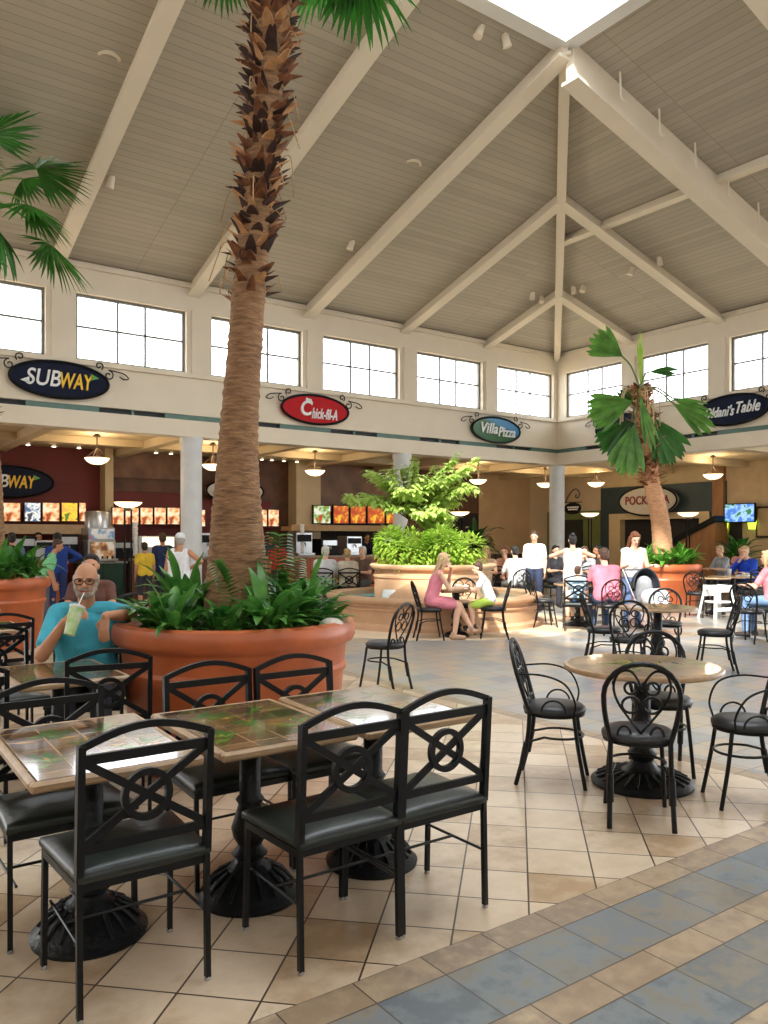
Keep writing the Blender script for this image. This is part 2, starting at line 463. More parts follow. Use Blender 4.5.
for k in (1, 2): ibeam((0.0, 2.5 * k, ZC), (RT0 * k / 3, 2.5 * k, zr(RT0 * k / 3)), .24, .34)
ibeam((0.0, 7.5, ZC), (RT0 - .1, 7.5, ZR - .02), .32, .70)                        # deep principal rafter
for k in (4, 5, 6): ibeam((0.0, 2.5 * k, ZC), (RT0, 2.5 * k, ZR), .26, .40)
ibeam((4.25, 3.95, zr(4.25)), (4.25, 18.0, zr(4.25)), .2, .26)          # purlin brace
rb = MB()                                                              # skylight curb
for (x0, y0, x1, y1) in ((RT0 - .15, RS0 - .15, RT1 + .15, RS0 + .1), (RT0 - .15, RS1 - .1, RT1 + .15, RS1 + .15), (RT0 - .15, RS0 + .1, RT0 + .1, RS1 - .1), (RT1 - .1, RS0 + .1, RT1 + .15, RS1 - .1)):
    rb.box2((x0, y0, ZR - .24), (x1, y1, ZR + .75))
struct(rb, 'trim_3', WHITEC)
sk = MB()
for k in range(1, 6):
    x = RT0 + (RT1 - RT0) * k / 6; sk.box2((x - .05, RS0, ZR + .6), (x + .05, RS1, ZR + .72))
for k in range(1, 4):
    y = RS0 + (RS1 - RS0) * k / 4; sk.box2((RT0, y - .05, ZR + .6), (RT1, y + .05, ZR + .72))
o = struct(sk, 'window_20', WHITEC)
g = MB(); g.quad([(RT0, RS0, ZR + .7), (RT1, RS0, ZR + .7), (RT1, RS1, ZR + .7), (RT0, RS1, ZR + .7)]); g.build('window_glass', GLASS, o, 0)
# hooks for pipes on the deep rafter
for k, q in enumerate((.28, .40, .52, .64, .76, .88)):
    h = MB(); t = RT0 * q; z = zr(t) - .25; h.tube([(t, 7.72, z + .2), (t, 7.74, z - .25), (t - .03, 7.76, z - .3), (t - .1, 7.76, z - .3)], .018, 6)
    tag(struct(h, 'beam_hook', BEAMC, 40), kind='structure')
# ---- arcade: columns, ceiling, back walls
for t, s_ in ((0, 0), (5.4, 0), (10.8, 0), (16.2, 0), (0, 7.5), (0, 15.0)):
    m = MB(); m.lathe([(.27, 0), (.27, .14), (.23, .17), (.215, .22), (.215, 3.45), (.235, 3.48), (.235, 3.6)], (t if t else (-.1 if s_ else -.1), s_ if s_ else -.1, 0), 28)
    struct(m, 'column', M('column_paint', (222, 224, 224), .45, 0, .05, 5, bump=.03), 40)
ARC = M('arcade_ceiling_paint', (206, 186, 150), .7, 0, .05, 2)
m = MB(); m.box2((-7, -6.2, 3.78), (30, -.28, 3.95)); m.box2((-7, -.28, 3.78), (-.28, 28, 3.95))
for k in range(10): m.box2((2.7 * k - .12 - 5.4, -5.2, 3.6), (2.7 * k + .12 - 5.4, -.28, 3.79))
m.box2((-5, -2.95, 3.63), (25, -2.65, 3.79))
for k in range(8): m.box2((-5.0, 2.5 * k + .1, 3.6), (-.28, 2.5 * k + .34, 3.79))
struct(m, 'ceiling_arcade', ARC)
SB, TB = -5.1, -5.0
RED = M('dark_red_wall', (104, 20, 14), .6, 0, .15, 1.5); BROWN = M('brown_wall', (92, 58, 38), .6, 0, .35, 3, bump=.1)
TAN = M('tan_wall', (190, 160, 124), .7, 0, .06, 2); LTAN = M('light_tan_wall', (206, 184, 154), .7, 0, .05, 2); DARK = M('dark_interior', (30, 24, 22), .7, 0, .3, 3)
BEIGE = M('beige_panel', (206, 184, 146), .6, 0, .06, 3); MARB = M('marbled_brown', (136, 96, 64), .5, 0, .4, 2.2, col2=(92, 54, 36))
w = MB()
def bk(px0, px1, mi, dpt=0.0, z0=0, z1=3.79):
    w.cur = mi; w.box2((plane_s(px1, SB), SB - .2, z0), (plane_s(px0, SB), SB + dpt, z1))
wl = [RED, BROWN, TAN, LTAN, DARK, BEIGE, MARB]
bk(-330, 100, 0, 0, 0, 3.79); bk(100, 108, 5, .45); bk(108, 183, 0, .02, 0, 2.75); bk(108, 183, 6, .12, 3.1, 3.79); bk(108, 183, 1, .06, 2.75, 3.1)
bk(183, 288, 1, .02); bk(183, 270, 0, .05, 0, 2.6); bk(288, 312, 5, .5); bk(312, 398, 6, .06, 2.35, 3.79); bk(312, 398, 4, .03, 0, 2.35)
bk(398, 430, 1, .04); bk(430, 478, 1, .03, 2.4, 3.79); bk(430, 478, 4, .03, 0, 2.4); bk(478, 528, 2, .05); bk(528, 556, 3, .12)
struct(w, 'wall_back_left', wl)
TEAL = M('dark_teal_front', (52, 66, 70), .5, 0, .12, 3); GREENW = M('olive_wall', (112, 122, 74), .6, 0, .25, 1.2); PLANK = M('wood_panel', (150, 106, 66), .5, 0, .2, 6, stretch=(1, 1, .2))
STTL = tile_mat('stone_tile_wall', [(176, 150, 118), (186, 160, 128), (168, 142, 112)], (146, 122, 96), (.02, .02), .6, 3, .3, .1)
w = MB()
def bt(px0, px1, mi, dpt=0.0, z0=0, z1=3.79):
    w.cur = mi; w.box2((TB - .2, plane_t(px0, TB), z0), (TB + dpt, plane_t(px1, TB), z1))
wr = [LTAN, TEAL, GREENW, PLANK, M('stone_wall', (190, 166, 134), .6, 0, .08, 4), DARK, BEIGE]
bt(540, 606, 0, .02, 2.5, 3.79); bt(540, 606, 2, .04, 0, 2.5); bt(606, 718, 6, .05, 3.05, 3.79); bt(603, 728, 1, .12, 2.35, 3.25); bt(603, 612, 1, .14, 0, 2.36)
bt(612, 623, 6, .16, 0, 2.36); bt(612, 712, 6, .15, 2.16, 2.36); bt(702, 712, 6, .16, 0, 2.16); bt(623, 702, 5, -.1, 0, 2.16)
bt(712, 718, 1, .1, 0, 2.36); bt(716, 727, 3, .2); bt(727, 900, 4, .05)
struct(w, 'wall_back_right', wr)
w = MB(); w.box2((29.2, -5.3, 0), (29.4, 0, 3.95)); struct(w, 'wall_end', RED)
w = MB(); w.box2((-5.2, 27.4, 0), (0, 27.6, 3.95)); struct(w, 'wall_side', TAN)
DOORM = M('dark_door', (44, 52, 44), .4, 0, .1)
m = MB(); tt = TB + .06
m.box2((tt, plane_t(566, TB), 0), (tt + .05, plane_t(584, TB), 2.2)); o = struct(m, 'door_1', DOORM)
h = MB(); h.tube([(tt + .1, plane_t(582, TB), .9), (tt + .1, plane_t(582, TB), 1.2)], .015); h.build('door_handle', M('steel', (170, 172, 175), .3, .9, .05), o)
m = MB(); tt = TB + .08
m.box2((tt, plane_t(731.5, TB), 0), (tt + .05, plane_t(743.5, TB), 2.0)); o = struct(m, 'door_2', M('near_black', (24, 20, 18), .4, 0, .2))
h = MB(); h.tube([(tt + .08, plane_t(741, TB), .95), (tt + .08, plane_t(741, TB), 1.15)], .015); h.build('door_handle', MATS['steel'], o)
# ================================================================ SIGNS, LAMPS, SHOP FITTINGS
SIGNIRON = M('scroll_iron', (44, 40, 38), .5, .3, .2)
def oval_outline(a, b, n=48): return [(a * math.cos(2 * PI * i / n), b * math.sin(2 * PI * i / n)) for i in range(n)]
def oval_sign(name, label, pos, rz, a, b, face, rimm, texts, scrolls=True, dep=.09):
    t = thing(name, label, 'sign', pos, rz)
    m = MB(); m.prism(oval_outline(a, b), -dep, 0); m.build('sign_board', face, t, 30)
    m = MB(); m.tube([V((x, -dep, z)) for x, z in oval_outline(a, b)], .028, 8, True); m.build('sign_rim', rimm, t)
    for me, off in texts: link_mesh('lettering', me, t, V((off[0], -dep - .012, off[1])))
    if scrolls:
        for sx in (-1, 1):
            m = MB(); y = -.09
            def S(pts): return [V((sx * x, y, z)) for x, z in pts]
            sp = [( .98 * a + .02 + .10 * math.cos(q) * (1 - k / 20), .62 * b - .02 + .10 * math.sin(q) * (1 - k / 20)) for k, q in enumerate([PI * .5 - i * .5 for i in range(16)])]
            m.tube(S(sp), .013, 6)
            sp = [(.80 * a + .08 * math.cos(q) * (1 - k / 20), .98 * b + .02 + .08 * math.sin(q) * (1 - k / 20)) for k, q in enumerate([-PI * .3 + i * .5 for i in range(15)])]
            m.tube(S(sp), .013, 6)
            m.tube(S([(p.x, p.z) for p in spline([(.98 * a + .02, 0, .62 * b + .08), (1.18 * a, 0, .82 * b), (1.34 * a, 0, .74 * b), (1.44 * a, 0, .5 * b), (1.34 * a, 0, .42 * b), (1.24 * a, 0, .55 * b)])]), .012, 6)
            m.build('scroll_bracket', SIGNIRON, t)
    return t
NAVY = M('navy_board', (12, 20, 46), .5, 0, .1, spec=.15); REDS = M('red_board', (186, 22, 30), .45, 0, .08, spec=.2)
WL = M('white_letters', (236, 236, 236), .4, 0, .02); YL = M('yellow_letters', (246, 196, 24), .4, 0, .03); GL = M('green_letters', (90, 160, 60), .4, 0, .05)
BLKB = M('black_board', (16, 16, 18), .5, 0, .1, spec=.2)
GRB = M('green_blue_board', (30, 84, 30), .35, 0, .1)
def two_tone(m, c0, c1, kx, kz, off):
    nt = m.node_tree; b = nt.nodes['Principled BSDF']; tc = nt.nodes.new('ShaderNodeTexCoord'); sp = nt.nodes.new('ShaderNodeSeparateXYZ'); nt.links.new(tc.outputs['Object'], sp.inputs[0])
    f = math_node(nt, 'ADD', math_node(nt, 'ADD', math_node(nt, 'MULTIPLY', sp.outputs[0], kx), math_node(nt, 'MULTIPLY', sp.outputs[2], kz)), off)
    r = nt.nodes.new('ShaderNodeValToRGB'); r.color_ramp.elements[0].color = lin(c0); r.color_ramp.elements[1].color = lin(c1); r.color_ramp.elements[0].position = .4; r.color_ramp.elements[1].position = .6
    nt.links.new(f, r.inputs['Fac']); nt.links.new(r.outputs['Color'], b.inputs['Base Color'])
two_tone(GRB, (30, 92, 28), (26, 120, 168), .55, 1.6, .28)
def sandwich_letters(k):
    out = [(text_mesh('SUB', .42, WL, shear=.2, bold=.004, fit=(.60 * k, .30 * k)), (-.30 * k, .015)), (text_mesh('WAY', .42, YL, shear=.2, bold=.008, fit=(.60 * k, .29 * k)), (.29 * k, -.0))]
    for sgn, x, z, mt in ((-1, -.60 * k, -.07 * k, WL), (1, .60 * k, .10 * k, GL)):
        m = MB(); m.prism([(sgn * -.06 * k, -.05 * k), (sgn * .09 * k, 0), (sgn * -.06 * k, .07 * k)], -.012, .012); me = m.mesh('lettering', mt, 0); out.append((me, (x, z)))
    return out
LROT, RROT = ANG1, ANG2
oval_sign('shop_sign', 'dark navy oval sign with white SUB and yellow WAY letters on the cream fascia', hall(13.40, .0, 4.46), LROT, .87, .33, NAVY, BLKB, sandwich_letters(1.0))
ch = [(text_mesh('C', .46, WL, shear=.2, bold=.01, fit=(.30, .34)), (-.24, .02)), (text_mesh('hick-fil-A', .27, WL, shear=.3, bold=.005, spacing=1.05, fit=(.66, .24)), (.22, -.08))]
m = MB()
for k in range(3): m.ellipsoid((-.24 + .05 * k, 0, .20 - .01 * k), (.03, .012, .05), 10, 6)
ch.append((m.mesh('lettering', WL), (0, 0)))
oval_sign('shop_sign', 'red oval sign with white script letters and dark rim on the cream fascia', hall(7.95, .0, 4.42), LROT, .86, .32, REDS, BLKB, ch)
oval_sign('shop_sign', 'green and blue oval sign with white pizza shop script near the hall corner', hall(2.42, .0, 4.40), LROT, .86, .33, GRB, BLKB, [(text_mesh('Villa', .36, WL, shear=.3, bold=.006, spacing=1.05, fit=(.58, .28)), (-.26, .03)), (text_mesh('Pizza', .36, WL, shear=.3, bold=.006, spacing=1.05, fit=(.62, .26)), (.36, -.03))])
oval_sign('shop_sign', 'dark blue oval sign with white slanted script beyond the palm crown', hall(.0, 5.33, 4.47), RROT, .86, .34, NAVY, BLKB, [(text_mesh("Oldani's", .25, WL, shear=.4, bold=.005, spacing=1.05, fit=(.74, .24)), (-.30, -.01)), (text_mesh('Table', .28, WL, shear=.4, bold=.005, spacing=1.05, fit=(.56, .26)), (.40, .03))])
oval_sign('shop_sign', 'dark oval sign with scroll ends mostly hidden behind the small palm crown', hall(.0, 2.25, 4.42), RROT, .80, .32, NAVY, BLKB, [])
# signs inside the arcade
oval_sign('shop_sign', 'dark oval sign with yellow WAY letters on the red shop wall', hall(plane_s(8, SB + .2), SB + .12, zat(481, 18.6)), LROT, 1.0, .36, NAVY, BLKB, sandwich_letters(1.02), False, .14)
oval_sign('shop_sign', 'grey oval sign on the brown shop wall half hidden by the tall palm trunk', hall(plane_s(235, SB + .3), SB + .25, zat(491, 22)), LROT, .85, .32, M('grey_board', (196, 196, 192), .5, 0, .05), BLKB, [], False)
PX = plane_t(649, TB + .3)
REDL = M('dark_red_letters', (130, 30, 24), .5, 0, .05)
oval_sign('shop_sign', 'pale oval sign with dark red capitals over the dark shop opening', hall(TB + .28, PX, zat(502, 26.3)), RROT, 1.08, .46, M('pale_board', (188, 180, 168), .5, 0, .04), BLKB, [(text_mesh('POCKET LA', .34, REDL, bold=.006, spacing=1.08, fit=(1.65, .28)), (-.0, .03))], False, .12)
hs = oval_sign('hanging_sign', 'small black oval sign hanging from a scroll bracket by the corner column', V((0, 0, 0)), RROT, .34, .16, BLKB, BLKB, [], False, .05)
hp = hall(TB + 2.2, plane_t(574, TB + 2.2)); hs.location = (hp.x, hp.y, zat(508.5, hp.y))
for dz, hw in ((.04, .24), (-.03, .2)):
    m = MB()
    for k in range(6): m.box((-hw + hw * 2 * (k + .5) / 6, -.055, dz), (hw / 4.2, .01, .045))
    m.build('lettering', WL, hs, 0)
m = MB(); m.tube(spline([(-.36, 0, .2), (-.2, 0, .45), (.02, 0, .62), (.2, 0, .55), (.2, 0, .36), (.08, 0, .36), (.09, 0, .46)]), .022, 8); m.tube([(-.4, 0, .2), (.34, 0, .2)], .015); m.tube([(-.2, 0, .2), (-.2, 0, .12)], .008); m.tube([(.2, 0, .2), (.2, 0, .12)], .008)
m.build('scroll_bracket', SIGNIRON, hs)

# pendant bowl lamps under the arcade ceiling
BOWL = M('lamp_bowl_glass', (255, 236, 204), .4, 0, .03, 3, emit=1.6, ecol=(255, 226, 180))
BRONZE = M('bronze_rod', (78, 58, 40), .4, .6, .1)
def bowl_mesh(r, h): 
    m = MB(); m.lathe([(0, 0), (r * .45, h * .12), (r * .8, h * .5), (r, h), (r * .96, h), (r * .75, h * .58), (r * .4, h * .22), (0, h * .12)], n=28, close=False); return m.mesh('bowl', BOWL, 50)
BM, BM2 = bowl_mesh(.26, .14), bowl_mesh(.29, .12)
m = MB(); m.tube([(0, 0, .1), (0, 0, .62)], .014); m.lathe([(.07, .60), (.07, .63), (.02, .66)], n=16); m.lathe([(.0, .13), (.05, .15), (.03, .2)], n=12)
m.tube([(.25, 0, .14), (0, 0, .36), (-.25, 0, .14)], .007, 6); m.tube([(0, .25, .14), (0, 0, .36), (0, -.25, .14)], .007, 6)
RODM = m.mesh('rod', BRONZE)
pl = [(97, -2.0, 'L', 'by the red shop front'), (213, -2.0, 'L', 'peeking out beside the tall palm trunk'), (315, -2.0, 'L', 'over the fried chicken counter'), (478, -2.0, 'L', 'above the potted tree branches'), (545, -1.9, 'L', 'beside the corner column'),
      (596, -2.6, 'R', 'below the small palm fronds'), (713, -2.6, 'R', 'over the tables before the TV wall')]
for px, dp, side, wh in pl:
    p = hall(plane_s(px, dp), dp) if side == 'L' else hall(dp, plane_t(px, dp))
    t = thing('pendant_lamp', 'cream bowl pendant lamp on a bronze rod ' + wh, 'lamp', (p.x, p.y, 3.12), 0, 'bowl pendants under the arcade')
    link_mesh('bowl', BM, t); link_mesh('rod', RODM, t)
    L = bpy.data.lights.new('pendant_light', 'POINT'); L.energy = 14; L.color = (1, .80, .52); L.shadow_soft_size = .2
    lo = bpy.data.objects.new('pendant_light', L); COL.objects.link(lo); lo.location = (p.x, p.y, 3.5)
# standing torchieres
m = MB(); m.lathe([(.2, 0), (.2, .03), (.06, .06)], n=24)
TBASE = m.mesh('base', BLKB)
m = MB(); m.tube([(-.07, 0, .04), (-.07, 0, 2.2)], .02); m.tube([(.07, 0, .04), (.07, 0, 2.2)], .02); m.box((0, 0, 1.2), (.2, .03, .03)); m.lathe([(.12, 2.18), (.05, 2.24)], n=14)
TPOLE = m.mesh('pole', BLKB)
for (px, dp, side, py, wh) in ((128, -1.2, 'L', 508, 'before the lit menu panels'), (460, -2.6, 'L', 516, 'behind the potted tree'), (590, -3.0, 'R', 517, 'before the olive wall'), (688, -3.0, 'R', 517, 'before the dark shop opening')):
    p = hall(plane_s(px, dp), dp) if side == 'L' else hall(dp, plane_t(px, dp))
    top = zat(py, p.y)
    t = thing('torchiere_lamp', 'black standing lamp with a cream uplight bowl ' + wh, 'lamp', (p.x, p.y, 0), ANG1, 'standing uplights of the arcade')
    link_mesh('base', TBASE, t); link_mesh('pole', TPOLE, t).scale = (1, 1, top / 2.24); b = link_mesh('bowl', BM2, t, V((0, 0, top)))
    L = bpy.data.lights.new('torchiere_light', 'POINT'); L.energy = 8; L.color = (1, .80, .52); L.shadow_soft_size = .15
    lo = bpy.data.objects.new('torchiere_light', L); COL.objects.link(lo); lo.location = (p.x, p.y, top + .32)
# spotlights along the shop soffits
m = MB(); m.tube([(0, 0, 0), (0, 0, -.06)], .04, 12)
SPB = m.mesh('spot_body', WHITEC); m = MB(); m.lathe([(.0, -.075), (.055, -.06), (.055, -.06)], n=14); SPL = m.mesh('lens', M('spot_lens', (255, 240, 215), .3, 0, 0, emit=5, ecol=(255, 230, 190)))
for i, px in enumerate((28, 54, 79, 156, 171, 262, 272, 284, 297)):
    t = thing('spotlight', 'small white spotlight under the arcade ceiling before the shop walls', 'light', hall(plane_s(px, SB + .7), SB + .7, 3.77), 0, 'arcade spotlights')
    link_mesh('spot_body', SPB, t); link_mesh('lens', SPL, t)
# fittings under the great ceiling
m = MB(); m.tube([(0, 0, 0), (0, 0, -.12)], .02); m.box((0, 0, -.13), (.05, .05, .03)); FX1 = m.mesh('bracket', BEAMC)
m = MB(); m.tube([(-.03, 0, -.12), (.05, .05, -.36)], [.07, .09], 16); FX2 = m.mesh('lamp_head', BEAMC)
def roof_point(px, py):
    d = V(((px - 384) / FPX, 1, (HOR - py) / FPX)); best = None
    y = 4.0
    while y < 24:
        p = V((d.x * y, y, CAM_H + d.z * y)); r = V((p.x, p.y, 0)) - CORNER
        t, s_ = -r.dot(E1), r.dot(E2)
        if p.z >= min(zl(s_), zr(t)): return V((p.x, p.y, min(zl(s_), zr(t))))
        y += .02
    return V((0, 10, 8))
for px, py, wh in ((112, 170, 'high over the dark navy oval sign'), (533, 288, 'nearer the long wall by the ceiling hip'), (541, 291, 'close beside the ceiling hip'), (574, 282, 'just across the ceiling hip'), (583, 280, 'second across the ceiling hip'), (632, 262, 'below the cross brace'), (660, 252, 'near the beam above the cross brace'), (480, 18, 'near the skylight corner'), (506, 26, 'second from the skylight corner'), (352, 236, 'between two long rafters behind the palm trunk')):
    t = thing('ceiling_lamp', 'cream spotlight fixed under the board ceiling ' + wh, 'lamp', roof_point(px, py), random.uniform(0, 6), 'spotlights under the hipped ceiling')
    link_mesh('bracket', FX1, t); link_mesh('lamp_head', FX2, t); t.scale = (.75,) * 3
m = MB(); m.lathe([(.16, -.01), (.17, -.05), (.13, -.06), (.12, -.03), (.0, -.03)], n=24, close=False); SPK = m.mesh('ceiling_speaker', BEAMC)
for px, py, wh in ((108, 50, 'over the navy sign side'), (412, 158, 'between the two rafters by the hip')):
    tag(link_mesh('ceiling_speaker', SPK, None, roof_point(px, py) - V((0, 0, .06))), 'round cream speaker set in the board ceiling ' + wh, 'speaker')

# ---- backlit menus
FOOD = {}
def food(name, c0, c1, c2, e=1.0):
    m = bpy.data.materials.new(name); m.use_nodes = True; nt = m.node_tree; b = nt.nodes['Principled BSDF']
    tc = nt.nodes.new('ShaderNodeTexCoord'); n = nt.nodes.new('ShaderNodeTexNoise'); n.inputs['Scale'].default_value = 5; n.inputs['Detail'].default_value = 2
    nt.links.new(tc.outputs['Object'], n.inputs['Vector']); r = nt.nodes.new('ShaderNodeValToRGB'); el = r.color_ramp.elements; el.new(.5)
    for i, (p, c) in enumerate(((.42, c0), (.54, c1), (.62, c2))): el[i].position = p; el[i].color = lin(c)
    nt.links.new(n.outputs['Fac'], r.inputs['Fac']); nt.links.new(r.outputs['Color'], b.inputs['Base Color']); nt.links.new(r.outputs['Color'], b.inputs['Emission Color']); b.inputs['Emission Strength'].default_value = e
    return m
FW = food('menu_sandwiches', (252, 226, 196), (236, 170, 110), (150, 70, 40), .55)
FB = food('menu_blue', (70, 96, 130), (222, 226, 226), (60, 60, 70), .7)
FY = food('menu_yellow', (240, 170, 80), (250, 206, 60), (90, 120, 50), .55)
FO = food('menu_chicken', (190, 72, 26), (214, 110, 40), (250, 206, 50), .38)
FG = food('menu_salads', (226, 226, 210), (90, 160, 60), (190, 50, 30), .5)
FRB = M('menu_frame', (52, 34, 24), .5, 0, .1)
def menu(px0, px1, py0, py1, s_, face, label, group):
    t0, t1 = plane_s(px0, s_), plane_s(px1, s_); tc = (t0 + t1) / 2; p = hall(tc, s_); w = abs(t0 - t1)
    za, zb = zat(py1, p.y), zat(py0, p.y)
    t = thing('menu_board', label, 'menu board', (p.x, p.y, (za + zb) / 2), LROT, group)
    m = MB(); m.box((0, .04, 0), (w * .97, .08, zb - za)); m.build('case', FRB, t, 0)
    m = MB(); m.box((0, -.006, 0), (w * .9, .012, (zb - za) * .9)); m.build('lit_panel', face, t, 0)
SM = -4.5
for i, (a, b, fc, what) in enumerate(((-28, 0, FY, 'yellow picture at the frame edge'), (2, 21, FW, 'pale price list'), (24, 41, FB, 'blue picture'), (42, 60, FW, 'large brown sandwich picture'), (61, 78, FY, 'yellow headed sandwich picture'), (79, 86, FW, 'narrow cream strip beside the steel machine'))):
    menu(a, b, 502, 522, SM, fc, 'backlit menu panel with ' + what + ' over the red shop counter', 'menus of the red shop')
for i, (a, b) in enumerate(((112, 124), (125, 139), (140, 153), (154, 166), (167, 180))):
    menu(a, b, 507, 525, SM, FW, 'cream backlit menu panel between the beige pilaster and white column, %s from the pilaster' % ('first', 'second', 'third', 'fourth', 'fifth')[i], 'menus of the brown shop')
for i, (a, b) in enumerate(((182, 206), (258, 267), (268, 279))):
    menu(a, b, 509, 527, SM, FW, 'cream backlit menu panel %s' % ('hidden behind the white column', 'just beside the tall palm trunk', 'second beside the tall palm trunk')[i], 'menus of the brown shop')
for i, (a, b, fc, what) in enumerate(((313, 331, FG, 'salad pictures'), (333, 349, FO, 'yellow and orange chicken pictures next to the salads'), (350, 366, FO, 'orange chicken pictures in the middle'), (367, 385, FO, 'large yellow price beside the column'), (386, 394, FO, 'narrow orange strip against the column'))):
    menu(a, b, 505, 524, SM, fc, 'backlit menu panel with ' + what, 'menus of the chicken shop')
# ---- counters
def counter(px0, px1, s_, dpt, h, bodym, topm, label):
    t0, t1 = plane_s(px0, s_), plane_s(px1, s_); L = abs(t0 - t1); p = hall((t0 + t1) / 2, s_ - dpt / 2)
    t = thing('counter', label, 'counter', (p.x, p.y, 0), LROT)
    m = MB(); m.box((0, 0, h / 2 + .03), (L, dpt, h - .06)); n = max(2, int(L / .7))
    for k in range(n + 1): m.box((-L / 2 + .04 + (L - .08) * k / n, -dpt / 2 - .01, h / 2), (.05, .03, h - .1))
    m.box((0, -.01, .05), (L, dpt, .1)); m.build('body', bodym, t, 0)
    m = MB(); m.box((0, 0, h), (L + .06, dpt + .1, .05)); m.build('worktop', topm, t, 0, .01)
    return t
STEEL = M('brushed_steel', (176, 178, 180), .3, .85, .1, 14, stretch=(1, 1, .1)); GRNC = M('green_counter', (28, 62, 44), .5, 0, .2); WOODC = M('orange_wood', (168, 92, 52), .45, 0, .2, 6, stretch=(1, 1, .2)); STW = M('stone_worktop', (160, 140, 116), .3, 0, .2, 14)
counter(-70, 66, -3.0, .7, 1.05, WOODC, STW, 'wood fronted serving counter of the red shop behind the green shirt customer')
counter(82, 126, -2.6, .7, 1.0, GRNC, STEEL, 'dark green counter with steel top under the drinks machine')
counter(130, 255, -3.0, .7, 1.05, M('brown_counter', (104, 66, 46), .5, 0, .2), STW, 'brown serving counter behind the person in the white cap')
counter(262, 398, -3.0, .7, 1.05, WOODC, STW, 'orange wood serving counter below the orange chicken menus')
counter(440, 530, -3.4, .7, 1.05, M('dark_counter', (62, 44, 34), .5, 0, .2), STW, 'dark counter in the pizza corner behind the white shirt man')
m = MB(); t0, t1 = plane_s(288, -4.1), plane_s(398, -4.1); L = t0 - t1; p = hall((t0 + t1) / 2, -4.2)
m.box((0, 0, 0), (L, .6, .12)); m.box((0, -.28, .08), (L, .04, .05))
tag(m.build('menu_ledge', M('tan_ledge', (186, 150, 100), .5, 0, .1), None, 0, 0, (p.x, p.y, zat(529, p.y)), LROT), 'long tan wooden ledge under the orange chicken menus', 'shelf')
m = MB(); t0, t1 = plane_s(-70, -4.3), plane_s(100, -4.3); L = t0 - t1; p = hall((t0 + t1) / 2, -4.4)
m.box((0, 0, 0), (L, .5, .08)); m.box((0, -.23, -.1), (L, .03, .16))
tag(m.build('menu_ledge', M('pale_ledge', (200, 172, 140), .5, 0, .1), None, 0, 0, (p.x, p.y, zat(526, p.y)), LROT), 'pale shelf under the menus of the red shop', 'shelf')
def drink_machine(px, s_, label, k=1.0, pic=True):
    p = hall(plane_s(px, s_), s_); t = thing('drink_machine', label, 'drinks machine', (p.x, p.y, 1.03), LROT)
    w = .78 * k
    m = MB(); m.box((0, 0, .3 * k), (w, .6, .6 * k)); m.box((0, -.05, .03), (w + .06, .7, .06)); m.build('body', STEEL, t, 0, .01)
    m = MB(); m.lathe([(.36 * k, .95 * k), (.37 * k, 1.4 * k), (.34 * k, 1.44 * k)], n=24); m.box((0, 0, .78 * k), (w * .94, .58, .36 * k)); m.build('steel_hood', STEEL, t, 40)
    m = MB(); m.box((0, -.315, .30 * k), (w * .86, .02, .5 * k)); m.build('picture_panel', food('machine_picture', (226, 220, 210), (200, 150, 100), (120, 80, 50), .12), t, 0)
    m = MB(); m.box((0, -.31, .78 * k), (w * .86, .03, .28 * k)); m.build('header_panel', food('machine_header', (216, 216, 214), (70, 140, 190), (210, 110, 140), .12), t, 0)
    m = MB()
    for j in range(5): m.tube([(-w * .36 + w * .18 * j, -.34, .12), (-w * .36 + w * .18 * j, -.34, .02)], .02)
    m.build('nozzle', BLKB, t)
drink_machine(98, -2.9, 'tall steel drinks machine with a burger picture on the green counter', .78)
def box_machine(px, s_, z, size, mt, label, name='coffee_machine', cat='machine'):
    p = hall(plane_s(px, s_), s_, z); t = thing(name, label, cat, p, LROT); w, d, h = size
    m = MB(); m.box((0, .02, h / 2), (w, d, h)); m.box((0, -d * .12, h * .06), (w * 1.05, d * 1.25, h * .12)); m.build('body', mt, t, 0, .012)
    m = MB(); m.box((0, -d * .5, h * .75), (w * .8, .04, h * .3)); m.build('control_panel', BLKB if mt is not BLKB else STEEL, t, 0)
    m = MB(); m.tube([(0, -d * .5, h * .55), (0, -d * .62, h * .5), (0, -d * .62, h * .38)], .02); m.build('spout', STEEL, t)
box_machine(20, -3.3, 1.08, (.6, .5, .5), BLKB, 'black oven on the counter of the red shop behind the planter leaves')
box_machine(44, -3.3, 1.08, (.5, .5, .42), STEEL, 'small steel machine on the counter behind the blue shirt person')
box_machine(66, -3.3, 1.08, (.45, .5, .55), BLKB, 'black machine on the counter next to the tall drinks machine')
box_machine(120, -3.3, 1.08, (.6, .5, .4), BLKB, 'low black machine on the brown counter near the yellow top child')
box_machine(205, -3.3, 1.08, (.6, .5, .6), STEEL, 'steel machine on the brown counter just past the white column')
box_machine(300, -3.3, 1.08, (.5, .5, .62), STEEL, 'upright steel coffee machine on the orange wood counter')
box_machine(325, -3.3, 1.08, (.55, .5, .45), BLKB, 'black coffee machine on the orange wood counter')
box_machine(350, -3.3, 1.08, (.5, .5, .52), STEEL, 'second steel machine on the orange wood counter behind the seated couple')
box_machine(385, -3.3, 1.08, (.6, .5, .5), BLKB, 'black cabinet on the orange wood counter beside the fountain planter')
